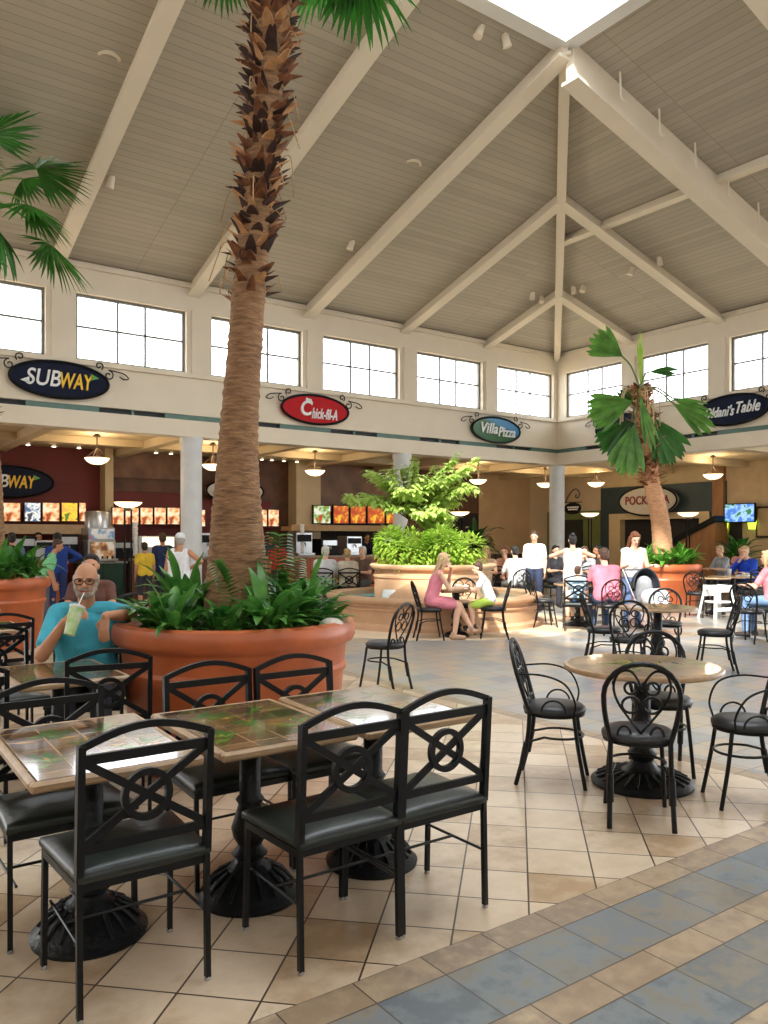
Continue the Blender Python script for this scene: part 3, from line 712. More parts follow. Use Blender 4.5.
# tall cup dispenser columns
for px, wh in ((135, 'on the brown counter'), (302, 'on the orange wood counter')):
    p = hall(plane_s(px, -3.1), -3.1, 1.08); m = MB()
    for k in range(7): m.lathe([(.055, .12 * k), (.07, .12 * k + .11), (.06, .12 * k + .12)], n=14)
    tag(m.build('cup_dispenser', WHITEC, None, 40, 0, p), 'tall tube of stacked white cups ' + wh, 'cup dispenser')
p = hall(plane_s(154, -4.2), -4.2); t = thing('warming_cabinet', 'lit warming cabinet behind the navy clad worker at the brown counter', 'cabinet', (p.x, p.y, 0), LROT)
m = MB(); m.box((0, 0, .8), (1.0, .6, 1.6)); m.build('body', STEEL, t, 0, .01); m = MB(); m.box((0, -.31, 1.45), (.8, .03, .24)); m.build('lit_panel', M('warm_lit', (255, 230, 190), .5, 0, .05, emit=1.2), t, 0)
# ---- TV, lamps and awning on the far shop wall
def onR(px, py, dp, extra=0.0):
    p = hall(dp, plane_t(px, dp)); return V((p.x, p.y, zat(py, p.y)))
p = onR(740, 513, TB + .35); t = thing('wall_tv', 'wall mounted flat TV showing a blue picture on the stone shop wall', 'TV', p, RROT)
m = MB(); m.box((0, 0, 0), (.95, .07, .56)); m.box((0, .12, 0), (.2, .2, .2)); m.build('casing', BLKB, t, 0, .01)
m = MB(); m.box((0, -.04, 0), (.88, .012, .5)); m.build('screen', food('tv_picture', (60, 110, 190), (150, 190, 230), (40, 110, 60), .8), t, 0)
LIME = M('lime_shade', (206, 236, 70), .5, 0, .05, emit=1.3)
for px, wh in ((724, 'beside the wood panel under the TV'), (752, 'under the far end of the TV')):
    p = onR(px, 525, TB + .18); t = thing('wall_sconce', 'small glowing lime wall lamp ' + wh, 'lamp', p, RROT)
    m = MB(); m.lathe([(.09, -.12), (.13, .12)], n=18); m.build('lamp_shade', LIME, t); m = MB(); m.box((0, .09, 0), (.06, .14, .08)); m.build('bracket', BLKB, t, 0)
p = onR(768, 522, TB + .1); t = thing('framed_picture', 'framed picture hanging on the stone wall near the TV', 'picture', p, RROT)
m = MB(); m.box((0, 0, 0), (.7, .05, .9)); m.build('frame', FRB, t, 0); m = MB(); m.box((0, -.03, 0), (.58, .01, .78)); m.build('print', TAN, t, 0)
p = hall(TB + .5, plane_t(712, TB + .5)); t = thing('sloped_hood', 'dark sloping hood over a wood panelled stall beside the shop opening', 'stall hood', (p.x, p.y, 0), RROT)
m = MB(); m.prism([(-1.0, 1.55), (-.9, 1.55), (.3, 2.15), (.3, 2.0)], -.4, .35); m.prism([(-1.0, 1.4), (-1.0, 1.56), (.34, 2.2), (.34, 2.04)], -.42, .3); m.build('hood', BLKB, t, 0)
m = MB(); m.prism([(-.85, 0), (-.85, 1.5), (.3, 2.02), (.3, 0)], -.34, .3); m.build('stall_side', PLANK, t, 0)
# glowing food case inside the opening
p = hall(TB - .0, plane_t(668, TB)); q = hall(TB - 1.6, plane_t(664, TB - 1.6)); t = thing('food_case', 'food case glowing orange inside the dark shop opening', 'display case', (q.x, q.y, 0), RROT)
m = MB(); m.box((0, 0, .6), (2.6, .6, 1.2)); m.build('body', FRB, t, 0, .01)
m = MB(); m.box((0, -.2, 1.42), (2.5, .2, .3)); m.build('lit_food', food('grill_food', (70, 24, 12), (230, 110, 40), (255, 190, 70), 1.1), t, 0)
w = MB(); sA, sB = plane_t(618, TB), plane_t(708, TB)
w.box2((TB - 2.6, sA, 0), (TB - 2.5, sB, 3)); w.box2((TB - 2.6, sA - .1, 0), (TB - .2, sA, 3)); w.box2((TB - 2.6, sB, 0), (TB - .2, sB + .1, 3)); w.box2((TB - 2.6, sA, 2.6), (TB - .2, sB, 2.7))
struct(w, 'wall_inner', DARK)
# ================================================================ TABLES AND CHAIRS
TILETOP = tile_mat('painted_tile_top', [(84, 58, 38), (112, 80, 50), (136, 100, 64), (72, 52, 40)], (190, 156, 112), (.022, .022), .2, 7, .35, .03, coat=1.0)
TILETOP.node_tree.nodes['Principled BSDF'].inputs['Coat IOR'].default_value = 2.0
TILETOP.node_tree.nodes['Principled BSDF'].inputs['Coat Roughness'].default_value = .07
PAINT = [M('painted_leaf_green', (48, 116, 36), .2, 0, .25, 30, coat=1.0), M('painted_leaf_lime', (120, 164, 60), .2, 0, .2, 30, coat=1.0), M('painted_leaf_ochre', (190, 140, 70), .2, 0, .2, 30, coat=1.0)]
ROUNDTOP = tile_mat('round_tile_top', [(104, 80, 56), (126, 98, 68), (92, 72, 54)], (150, 122, 90), (.02, .02), .28, 6, .35, .06, leaf=((60, 104, 40), (120, 150, 70)), coat=.3)
def pedestal_square():
    m = MB(); m.lathe([(.0, 0), (.215, 0), (.22, .018), (.205, .03), (.19, .045), (.15, .085), (.10, .12), (.072, .14), (.058, .165), (.078, .185), (.06, .205), (.05, .225), (.072, .26), (.08, .30), (.064, .35), (.05, .40), (.062, .42), (.046, .44), (.046, .70)], n=36, close=False)
    for k in range(18):
        a = 2 * PI * k / 18; c, s = math.cos(a), math.sin(a)
        m.tube([(c * .19, s * .19, .05), (c * .15, s * .15, .093), (c * .10, s * .10, .126)], [.007, .010, .006], 6)
    return m.mesh('pedestal', CAST, 50)
def top_plate():
    m = MB(); m.box((0, 0, .705), (.40, .05, .02)); m.box((0, 0, .705), (.05, .40, .02)); return m.mesh('top_bracket', CAST, 0)
TW, TD = .61, .79
def square_top():
    m = MB(); m.quad([(-TW/2 + .03, -TD/2 + .03, .752), (TW/2 - .03, -TD/2 + .03, .752), (TW/2 - .03, TD/2 - .03, .752), (-TW/2 + .03, TD/2 - .03, .752)], [(-2, -2.5), (2, -2.5), (2, 2.5), (-2, 2.5)])
    rnd = random.Random(21); m.cur = 1
    for cx, cy in ((-.14, .16), (.13, .2), (.02, -.02), (-.16, -.17), (.15, -.14)):
        for k in range(8):
            m.cur = rnd.choice((1, 1, 2, 3)); a = rnd.uniform(-.5, 3.6); L = rnd.uniform(.07, .13); w = rnd.uniform(.010, .018); bx_, by_ = cx + rnd.uniform(-.05, .05), cy + rnd.uniform(-.05, .05)
            d = V((math.cos(a), math.sin(a), 0)); n = V((-d.y, d.x, 0)); b0 = V((bx_, by_, .7524 + .00002 * k)); m.quad([b0, b0 + d * L * .35 + n * w, b0 + d * L * .7 + n * w * .7, b0 + d * L, b0 + d * L * .7 - n * w * .7, b0 + d * L * .35 - n * w], [(.5, .5)] * 6)
    return m.mesh('tile_top', [TILETOP, PAINT[0], PAINT[1], PAINT[2]], 0)
def square_edge():
    m = MB(); z0, z1 = .715, .752
    for (x0, y0, x1, y1) in ((-TW/2, -TD/2, TW/2, -TD/2 + .031), (-TW/2, TD/2 - .031, TW/2, TD/2), (-TW/2, -TD/2 + .03, -TW/2 + .031, TD/2 - .03), (TW/2 - .031, -TD/2 + .03, TW/2, TD/2 - .03)): m.box2((x0, y0, z0), (x1, y1, z1))
    m.box2((-TW/2 + .03, -TD/2 + .03, z0), (TW/2 - .03, TD/2 - .03, z1 - .004))
    return m.mesh('wood_edge', WOODEDGE, 0)
SQ = (pedestal_square(), top_plate(), square_top(), square_edge())
def square_table(x, y, rz, label, group=None, tilt=0.0):
    t = thing('square_table', label, 'table', (x, y, 0), rz, group); t.rotation_euler = (tilt, 0, rz)   # tilt added so the tile tops reflect the clerestory windows
    for nm, me in zip(('pedestal', 'top_bracket', 'tile_top', 'wood_edge'), SQ): link_mesh(nm, me, t)
    t.children[3].modifiers.new('edge', 'BEVEL').width = .01
    return t
# chair with a crossed back and a ring at the crossing
def cross_chair_meshes():
    P = {}
    m = MB(); m.bar((-.232, .19, .44), (-.234, .205, .012), .019, .019); P['front_leg_a'] = m.mesh('leg', IRON, 0)
    m = MB(); m.bar((.232, .19, .44), (.234, .205, .012), .019, .019); P['front_leg_b'] = m.mesh('leg', IRON, 0)
    for k, sx in (('a', -1), ('b', 1)):
        m = MB(); m.bar((sx * .217, -.205, .012), (sx * .217, -.195, .46), .019, .021); m.bar((sx * .217, -.195, .45), (sx * .217, -.222, .888), .024, .032); P['post_' + k] = m.mesh('leg', IRON, 0)
    for sx in (-1, 1):
        for y in (-.205, .205): m = MB(); m.lathe([(.011, 0), (.013, .006), (.011, .014)], (sx * (.217 if y < 0 else .234), y, 0), 10); P['glide%d%d' % (sx, y > 0)] = m.mesh('foot_glide', STEEL, 40)
    m = MB()
    for a, b in (((-.214, -.19, .425), (.214, -.19, .425)), ((-.232, .19, .425), (.232, .19, .425)), ((-.214, -.19, .425), (-.232, .19, .425)), ((.214, -.19, .425), (.232, .19, .425))): m.bar(a, b, .02, .028)
    P['seat_frame'] = m.mesh('seat_frame', IRON, 0)
    m = MB()
    n = 10; w, d = .222, .208
    def zz(x, y): return .475 + .022 * (1 - (abs(x) / w) ** 4) * (1 - (abs(y) / d) ** 4)
    g = [[None] * (n + 1) for _ in range(n + 1)]
    for i in range(n + 1):
        for j in range(n + 1):
            u, v = -1 + 2 * i / n, -1 + 2 * j / n
            x, y = w * math.copysign(abs(u) ** .8, u), d * math.copysign(abs(v) ** .8, v); g[i][j] = len(m.v); m.v.append(V((x * (1.04 + .055 * v), y, zz(x, y))))
    for i in range(n):
        for j in range(n): m.face((g[i][j], g[i+1][j], g[i+1][j+1], g[i][j+1]))
    ring = [g[i][0] for i in range(n)] + [g[n][j] for j in range(n)] + [g[i][n] for i in range(n, 0, -1)] + [g[0][j] for j in range(n, 0, -1)]
    prev = ring
    for off, z in ((1.025, .46), (1.02, .445), (.97, .438)):
        cur = []
        for q in ring: cur.append(len(m.v)); p = m.v[q]; m.v.append(V((p.x * off, p.y * off, z)))
        for i in range(len(ring)): j = (i + 1) % len(ring); m.face((prev[i], cur[i], cur[j], prev[j]))
        prev = cur
    P['seat'] = m.mesh('seat', VINYL, 70)
    m = MB()
    def yb(z): return -.195 - .027 * (z - .46) / .445
    m.box((0, yb(.84), .84), (.42, .016, .032)); P['rail_upper'] = m.mesh('back_rail', IRON, 0); m = MB(); m.box((0, yb(.548), .548), (.42, .016, .030)); P['rail_lower'] = m.mesh('back_rail', IRON, 0); m = MB()
    pts = [V((-.217 + .434 * i / 14, yb(.88), .88 + .052 * math.sin(PI * i / 14))) for i in range(15)]
    for a, b in zip(pts, pts[1:]): m.bar(a, b + (b - a) * .05, .024, .018, (0, 1, 0))
    P['top_rail'] = m.mesh('top_rail', IRON, 0)
    for sx in (-1, 1): m = MB(); m.bar((sx * -.205, yb(.56), .56), (sx * .205, yb(.83), .83), .027, .014, (0, 1, 0)); P['cross%d' % sx] = m.mesh('cross_bar', IRON, 0)
    m = MB(); c = V((0, yb(.695), .695))
    R0, R1, n = .064, .087, 32
    for k in range(n):
        a0, a1 = 2 * PI * k / n, 2 * PI * (k + 1) / n
        q = [(R0, a0), (R1, a0), (R1, a1), (R0, a1)]; f0 = [c + V((r * math.cos(a), -.011, r * math.sin(a))) for r, a in q]; f1 = [p + V((0, .022, 0)) for p in f0]
        m.quad(f0); m.quad(f1[::-1]); m.quad([f0[1], f1[1], f1[2], f0[2]]); m.quad([f0[3], f1[3], f1[0], f0[0]])
    P['back_ring'] = m.mesh('back_ring', IRON, 60)
    m = MB(); m.tube([(-.215, -.2, .24), (-.212, .2, .24)], .006, 6); m.tube([(.215, -.2, .24), (.212, .2, .24)], .006, 6); m.tube([(-.213, 0, .24), (.213, 0, .24)], .006, 6)
    P['stretcher'] = m.mesh('stretcher', IRON)
    return P
CX = cross_chair_meshes()
CXN = {'front_leg_a': 'leg', 'front_leg_b': 'leg', 'post_a': 'leg', 'post_b': 'leg', 'foot_glides': 'foot_glide', 'seat_frame': 'seat_frame', 'seat': 'seat', 'top_rail': 'back_rail', 'cross_bars': 'cross_bar', 'back_ring': 'back_ring', 'stretcher': 'stretcher'}
def cross_chair(x, y, rz, label, group=None):
    t = thing('cross_back_chair', label, 'chair', (x, y, 0), rz, group)
    for k, me in CX.items(): link_mesh(me.name.split('.')[0], me, t)
    return t
# round seated bistro chair with a heart scroll back
def bistro_meshes(arms):
    P = {}
    def back_y(z): return -.15 - .13 * max(0, (z - .45)) / .44
    for k, sx in (('a', -1), ('b', 1)):
        m = MB(); m.tube(spline([(sx * .135, .12, .44), (sx * .15, .145, .25), (sx * .165, .19, .0)], 4), .0125, 8); P['leg_f' + k] = m.mesh('leg', IRON)
        m = MB(); m.tube(spline([(sx * .155, -.15, .46), (sx * .158, -.165, .28), (sx * .165, -.235, .0)], 4), .014, 8); m.tube([(sx * .158, -.168, .27), (sx * .160, -.195, .13)], .020, 8); P['leg_r' + k] = m.mesh('leg', IRON)
    m = MB(); pts = []
    for sx, rng in ((-1, range(0, 7)),):
        for i in rng: z = .45 + .26 * i / 6; pts.append((sx * (.155 + .04 * math.sin(PI / 2 * i / 6)), z))
    for i in range(1, 12): a = PI - PI * i / 12; pts.append((.195 * math.cos(a), .71 + .18 * math.sin(a)))
    pts += [(-x, z) for x, z in pts[:7]][::-1]
    m.tube([V((x, back_y(z), z)) for x, z in pts], .0145, 8); P['back_hoop'] = m.mesh('back_hoop', IRON)
    m = MB(); Y = lambda z: back_y(z)
    for sx in (-1, 1):
        hp = [(0, .50), (sx * .06, .58), (sx * .12, .67), (sx * .145, .76), (sx * .12, .835), (sx * .065, .85), (sx * .02, .80), (0, .74)]
        m.tube(spline([(x, Y(z), z) for x, z in hp], 5), .007, 6)
        for cx, cz, r in ((sx * .055, .66, .045), (sx * .055, .755, .034)): m.tube([(cx + r * math.cos(a * PI / 9), Y(cz + r * math.sin(a * PI / 9)), cz + r * math.sin(a * PI / 9)) for a in range(18)], .0075, 6, True)
        m.tube([(sx * .085 + .035 * math.cos(a), Y(.5), .485 + .05 * math.sin(a)) for a in [PI * i / 10 for i in range(11)]], .0075, 6)
    P['heart_scroll'] = m.mesh('scroll_work', IRON)
    m = MB(); m.lathe([(0, .505), (.12, .502), (.175, .493), (.197, .475), (.197, .455), (.185, .445), (0, .445)], (0, -.01, 0), 32, close=False); P['seat'] = m.mesh('seat', BVINYL, 60)
    m = MB(); m.lathe([(.19, .43), (.192, .445), (.16, .445), (.16, .43)], (0, -.01, 0), 28, close=False)
    m.tube([V((.157, -.165, .27))] + arc((0, .02, .30), .152, -PI * .18, PI * 1.18, 18, (1, 0, 0), (0, 1, 0)) + [V((-.157, -.165, .27))], .008, 6); P['stretcher_ring'] = m.mesh('stretcher_ring', IRON)
    if arms:
        for k, sx in (('a', -1), ('b', 1)):
            m = MB(); m.tube(spline([(sx * .188, back_y(.70), .70), (sx * .235, -.06, .705), (sx * .25, .07, .66), (sx * .225, .13, .55), (sx * .19, .12, .46)], 6), .0065, 6)
            m.tube(arc((sx * .195, .0, .47), .075, 0, PI, 12, (0, 1, 0), (0, 0, 1)), .0065, 6); P['arm_' + k] = m.mesh('arm', IRON)
    return P
BS = {True: bistro_meshes(True), False: bistro_meshes(False)}
def bistro_chair(x, y, rz, label, group=None, arms=False, z=0.0):
    t = thing('bistro_chair', label, 'chair', (x, y, z), rz, group)
    for k, me in BS[arms].items(): link_mesh(me.name.split('.')[0], me, t)
    return t
def round_meshes(R, rb, k):
    P = []
    m = MB(); n = 48; rr = R - .025
    c = len(m.v); pts = [(rr * math.cos(2 * PI * i / n), rr * math.sin(2 * PI * i / n), .752) for i in range(n)]
    m.quad(pts, [(p[0] / .14, p[1] / .14) for p in pts]); rnd = random.Random(4)
    for k in range(26):
        m.cur = rnd.choice((1, 1, 1, 2, 2, 3)); a = rnd.uniform(0, 6.28); L = rnd.uniform(.08, .15) * R / .485; w = rnd.uniform(.012, .02); q = rnd.uniform(.0, .5) * R; b = rnd.uniform(0, 6.28)
        d = V((math.cos(a), math.sin(a), 0)); nn = V((-d.y, d.x, 0)); b0 = V((q * math.cos(b), q * math.sin(b), .7524 + .00002 * k)); m.quad([b0, b0 + d * L * .35 + nn * w, b0 + d * L * .7 + nn * w * .7, b0 + d * L, b0 + d * L * .7 - nn * w * .7, b0 + d * L * .35 - nn * w], [(.5, .5)] * 6)
    P.append(('tile_top', m.mesh('tile_top', [ROUNDTOP, PAINT[0], PAINT[1], PAINT[2]], 0)))
    m = MB(); m.lathe([(R - .03, .751), (R - .006, .748), (R, .738), (R - .002, .722), (R - .02, .714), (.05, .714)], n=56, close=False); P.append(('wood_edge', m.mesh('wood_edge', WOODEDGE, 40)))
    m = MB(); m.lathe([(0, 0), (rb, 0), (rb + .006, .02), (rb - .012, .036), (rb * .8, .055), (rb * .55, .075), (rb * .34, .095), (.085, .12), (.065, .15), (.085, .18), (.09, .20), (.06, .23), (.055, .26), (.08, .30), (.085, .34), (.06, .40), (.05, .44), (.058, .46), (.05, .48), (.05, .70)], n=44, close=False)
    for q in range(22):
        a = 2 * PI * q / 22; cc, ss = math.cos(a), math.sin(a); m.tube([(cc * rb * .92, ss * rb * .92, .045), (cc * rb * .72, ss * rb * .72, .07), (cc * rb * .42, ss * rb * .42, .09)], [.006, .010, .006], 6)
    P.append(('pedestal', m.mesh('pedestal', CAST, 50)))
    m = MB(); m.box((0, 0, .705), (.5, .05, .018)); m.box((0, 0, .705), (.05, .5, .018)); P.append(('top_bracket', m.mesh('top_bracket', CAST, 0)))
    return P
RND = round_meshes(.485, .31, 1); RNS = round_meshes(.44, .26, 1); RNT = round_meshes(.30, .2, 1)
def round_table(x, y, label, P=RNS, rz=.3, group=None, z=0.0):
    t = thing('round_table', label, 'table', (x, y, z), rz, group)
    for nm, me in P: link_mesh(nm, me, t)
    return t
A = ANG1; B_ = ANG1 + PI
GT, GC = 'tile topped square tables by the round planter', 'cross backed chairs by the round planter'
square_table(-1.155, 3.14, A, 'square tile table at the picture edge end of the row, a gap beside it', GT, .030)
square_table(-.584, 3.475, A, 'middle square tile table of the row, green leaves painted on its brown tiles', GT, .012)
square_table(-.06, 3.835, A, 'square tile table at the end of the row by the open floor', GT, .024)
square_table(-1.943, 4.795, A, 'square tile table where the man in teal rests his elbow', GT)
square_table(-2.56, 4.36, A, 'square tile table cut by the picture edge beside the table of the man in teal', GT)
cross_chair(-.915, 2.848, A, 'black cross backed chair with its back to us, feet cut by the lower picture edge', GC)
cross_chair(-.238, 3.132, A, 'black cross backed chair with its back to us at the middle of the three tables', GC)
cross_chair(.128, 3.398, A, 'black cross backed chair ending the row, its back ring against the pale floor', GC)
cross_chair(-.74, 3.775, B_, 'black cross backed chair facing us against the orange planter, next to the dark row behind', GC)
cross_chair(-.345, 4.02, B_, 'black cross backed chair facing us against the orange planter, nearer its free edge', GC)
cross_chair(-1.325, 3.29, B_, 'dark cross backed chair facing us across the tile table by the frame edge', GC)
cross_chair(-1.60, 4.60, ANG1 - .2, 'black cross backed chair with its back to us before the man in teal', GC)
cross_chair(-2.20, 4.07, ANG1, 'black cross backed chair beside it, cut by the picture edge', GC)
cross_chair(-2.60, 5.46, B_ + .1, 'black cross backed chair facing us beside the man in teal', GC)
# dark seating further back towards the shops
bg = [(-3.6, 7.2), (-2.75, 7.8), (-4.9, 9.0), (-3.3, 9.6), (-2.4, 10.4)]
wh = ['nearest behind the man in teal', 'behind the planter leaves', 'below the side planter', 'between the planters', 'far behind the planter leaves']
for i, (x, y) in enumerate(bg):
    square_table(x, y, A, 'dark square table %s' % wh[i], 'tables in the back seating')
    cross_chair(x + .38, y - .55, A + .1, 'black cross backed chair before the dark table %s' % wh[i], 'chairs in the back seating')
    cross_chair(x - .38, y + .55, B_ - .15, 'black cross backed chair across the dark table %s' % wh[i], 'chairs in the back seating')
# round table with four wire chairs
round_table(1.63, 5.05, 'large round tile table on an ornate black pedestal amid four wire chairs', RND)
bistro_chair(1.10, 5.12, facing(.375, -.11), 'wire armchair seen in profile facing the large round table', None, True)
bistro_chair(1.415, 4.46, facing(.08, .36), 'wire heart backed chair with its back to us before the large round table', None, False)
bistro_chair(2.12, 4.70, facing(-.4, .03), 'wire armchair cut by the picture edge, facing the large round table', None, True)
bistro_chair(1.86, 5.36, facing(-.15, -1), 'wire chair facing us behind the large round table', None, False)
bistro_chair(.0, 8.2, facing(-.36, .24), 'lone black bistro chair standing on the slate walk beside the planter', None, False)
# second round table
round_table(3.2, 9.35, 'round tile table standing in the sunlit floor behind the large round table', RNS)
bistro_chair(2.62, 9.5, facing(1, -.1), 'wire chair in profile beside the sunlit round table, behind the pink shirt man', None, False)
bistro_chair(2.64, 8.65, facing(.25, 1), 'wire heart backed chair with its back to us before the sunlit round table', None, False)
bistro_chair(3.80, 9.2, facing(-1, .25), 'wire chair with curved tall back across the sunlit round table', None, False)
bistro_chair(3.58, 10.15, facing(-.3, -1), 'wire chair facing us behind the sunlit round table', None, False)
# girl's table before the fountain
round_table(1.13, 12.5, 'small round table before the fountain where the girl in pink sits', RNT)
bistro_chair(.70, 12.2, facing(1, .12), 'bistro chair under the girl in the pink dress', None, False)
bistro_chair(1.68, 12.35, facing(-1, .1), 'bistro chair under the child in white at the fountain', None, False)
bistro_chair(1.30, 12.95 - .02, facing(-.1, -1), 'empty bistro chair behind the small table at the fountain', None, False, .0)
# table right of the fountain
round_table(3.44, 14.1, 'round table between the fountain and the man in the pink shirt', RNS)
bistro_chair(2.78, 13.9, facing(1, .1), 'wire chair between the fountain wall and the round table', None, False)
bistro_chair(2.85, 14.65, facing(.8, -.5), 'wire chair behind the fountain wall end, facing the round table', None, False)
bistro_chair(3.62, 12.9, facing(-.1, 1), 'wire heart backed chair under the man in the pink shirt', None, False)
bistro_chair(2.83, 16.95, facing(-.25, 1), 'wire chair under the pale shirt man behind the fountain', None, False)
# by the small palm
round_table(6.75, 16.3, 'small round table beside the small palm planter', RNT)
bistro_chair(6.15, 15.75, facing(.5, .8), 'bistro chair in front of the small palm planter', None, False)
bistro_chair(5.45, 11.9, facing(.7, .6), 'wire chair cut by the picture edge in the sunlit floor', None, False)
far = [(7.35, 16.85, 'where the person in bright blue sits'), (6.89, 19.16, 'behind the small palm planter'), (8.6, 19.25, 'below the TV'), (4.4, 18.6, 'before the olive wall'), (2.3, 18.4, 'behind the fountain before the tan wall'), (-1.08, 17.05, 'of the grey haired couple')]
for i, (x, y, w_) in enumerate(far):
    square_table(x, y, A, 'dark square table ' + w_, 'tables in the far seating')
    if i < 5: cross_chair(x + .12, y - .72, .15, 'dark chair before the table ' + w_, 'chairs in the far seating')
# white plastic high chair
t = thing('high_chair', 'white plastic stacking high chair standing near the small palm planter', 'high chair', (6.42, 15.4, 0), .35)
WPL = M('white_plastic', (232, 232, 230), .4, 0, .02)
for sx in (-1, 1):
    for sy in (-1, 1):
        m = MB(); m.bar((sx * .30, sy * .26, .0), (sx * .19, sy * .16, .66), .07, .05); m.build('leg', WPL, t, 0, .008)
m = MB(); m.box((0, 0, .34), (.40, .36, .04)); m.build('seat', WPL, t, 0, .01)
for sx in (-1, 1):
    m = MB(); m.box((sx * .2, 0, .63), (.05, .40, .10)); m.build('armrest', WPL, t, 0, .012)
m = MB(); m.box((0, .17, .56), (.42, .04, .22)); m.build('backrest', WPL, t, 0, .012)
m = MB(); m.box((0, -.19, .60), (.42, .05, .12)); m.build('front_bar', WPL, t, 0, .012); m = MB(); m.box((0, -.24, .2), (.5, .04, .08)); m.build('foot_bar', WPL, t, 0, .012); t.scale = (.88, .88, .95)
# ================================================================ PLANTERS, PALMS, FOUNTAIN
def planter(x, y, label, k=1.0, h=.98):
    t = thing('round_planter', label, 'planter', (x, y, 0))
    pr = [(0, 0), (.69, 0), (.705, .02), (.715, .05), (.765, .60), (.785, .63), (.79, .66), (.775, .685), (.785, .80), (.80, .82), (.835, .84), (.85, .87), (.85, .93), (.835, .965), (.80, .98), (.77, .97), (.755, .90)]
    m = MB(); m.lathe([(r * k, z * h / .98) for r, z in pr], n=72, close=False); m.build('tub', TERRA, t, 35)
    m = MB(); m.lathe([(0, .91 * h / .98), (.4 * k, .915 * h / .98), (.765 * k, .90 * h / .98)], n=40, close=False); m.build('soil', SOIL, t, 60)
    return t
PC = V((-1.057, 5.72, 0))
planter(PC.x, PC.y, 'large terracotta tub planter with the tall palm, behind the tiled tables')
LP = V((-5.6, 11.25, 0)); planter(LP.x, LP.y, 'terracotta planter cut by the picture edge behind the man in teal', 1.0, 1.0)
RP = V((6.0, 17.3, 0)); planter(RP.x, RP.y, 'terracotta planter under the small leaning palm', .97, 1.0)

BARK = M('palm_bark', (168, 128, 90), .85, 0, .3, 10, bump=.7, bscale=26, stretch=(1, 1, 5), col2=(112, 80, 54))
BARKT = M('pale_palm_bark', (214, 160, 120), .8, 0, .2, 10, bump=.5, stretch=(1, 1, 5))
BOOT = M('dry_leaf_stub', (150, 92, 52), .8, 0, .5, 14, bump=.3, col2=(70, 40, 24))
FIBRE = M('dry_fibre', (176, 140, 96), .8, 0, .3, 10)
FRBRN = M('frond_stalk', (96, 130, 50), .5, 0, .2)
def fan_mesh(R=.7, pet=.8, n=34, span=2.3, droop=.35, seed=0, curl=.3):
    """fan palm leaf along +x from the crown: stalk, then pleated blade splitting into drooping tips"""
    rnd = random.Random(seed); s = MB(); m = MB()
    pts = [(0, 0, 0), (pet * .35, 0, pet * .10), (pet * .7, 0, pet * .10), (pet, 0, 0)]
    s.tube(spline(pts, 4), [.022 - .012 * i / 12 for i in range(13)], 6)
    base = V((pet, 0, 0))
    for i in range(n):
        a = -span + 2 * span * i / (n - 1)
        L = R * (.72 + .28 * math.cos(a * .55)) * rnd.uniform(.92, 1.06)
        d = V((math.cos(a), math.sin(a), -.05 - curl * abs(math.sin(a)) * .6))
        side = V((-math.sin(a), math.cos(a), 0))
        w = R * span / n * .62
        m.blade(base, d, L, w, droop * rnd.uniform(.7, 1.4), .55, side, 6, shape=lambda u: max(.05, min(1, u * 2.0) * (1 if u < .55 else (1 - (u - .55) / .45) ** .8)))
    return s.mesh('stalk', FRBRN), m.mesh('blade', PALMG, 30)
FANS = [fan_mesh(.66, .75, 34, 2.2, .35, 1), fan_mesh(.62, .62, 30, 2.4, .55, 2, .5), fan_mesh(.70, .9, 36, 2.0, .25, 3)]
SFANS = [fan_mesh(.74, .55, 26, 2.1, .8, 5, .7), fan_mesh(.70, .5, 24, 2.3, 1.0, 6, .9)]
def frond(parent, crown, az, el, roll=0.0, k=1.0, fans=FANS, i=0):
    st, bl = fans[i % len(fans)]
    o = link_mesh('frond', st, parent, crown); R = Matrix.Rotation(az, 4, 'Z') @ Matrix.Rotation(-el, 4, 'Y') @ Matrix.Rotation(roll, 4, 'X')
    o.rotation_euler = R.to_euler(); o.scale = (k, k, k)
    b = link_mesh('blade', bl, o); return o
def trunk_path(pts, rads, n=28, rings=90, rough=.010, seed=1):
    rnd = random.Random(seed); P = spline(pts, 12); N = len(P); m = MB(); rs = []
    tot = len(rads) - 1
    P2 = []
    for i in range(rings + 1):
        f = i / rings * (N - 1); a = int(min(N - 2, f)); P2.append(P[a].lerp(P[a + 1], f - a))
        g = i / rings * tot; b = int(min(tot - 1, g)); r = rads[b] + (rads[b + 1] - rads[b]) * (g - b)
        rs.append(r + (rough if i % 2 else 0) * rnd.uniform(.1, 1))
    m.tube(P2, rs, n); return m, P2, rs
def stub(m, p, out, up, L, w, rnd, multi=True):
    side = out.cross(up).normalized(); d = (out * rnd.uniform(.5, 1.1) + up * rnd.uniform(.05, .9)).normalized(); th = out * .02
    k = len(m.v); q = p; m.cur = rnd.choice((0, 0, 1, 1, 2)) if len(m.f) >= 0 and multi else 0
    tw = rnd.uniform(-.4, .4)
    for i, (ww, u) in enumerate(((1, 0), (.8, .45), (.45, .8), (.2, 1.0))):
        c = q + d * (L * u) + out * (.18 * L * u * u) + side * (tw * L * u * .4)
        m.v += [c - side * w * ww, c + side * w * ww, c + side * w * ww * .9 - up * .018 * (1 - u), c - side * w * ww * .9 - up * .018 * (1 - u)]
    for i in range(3):
        a = k + i * 4
        for j in range(4): j2 = (j + 1) % 4; m.face((a + j, a + j2, a + 4 + j2, a + 4 + j))
    m.face((k + 12, k + 13, k + 14, k + 15))
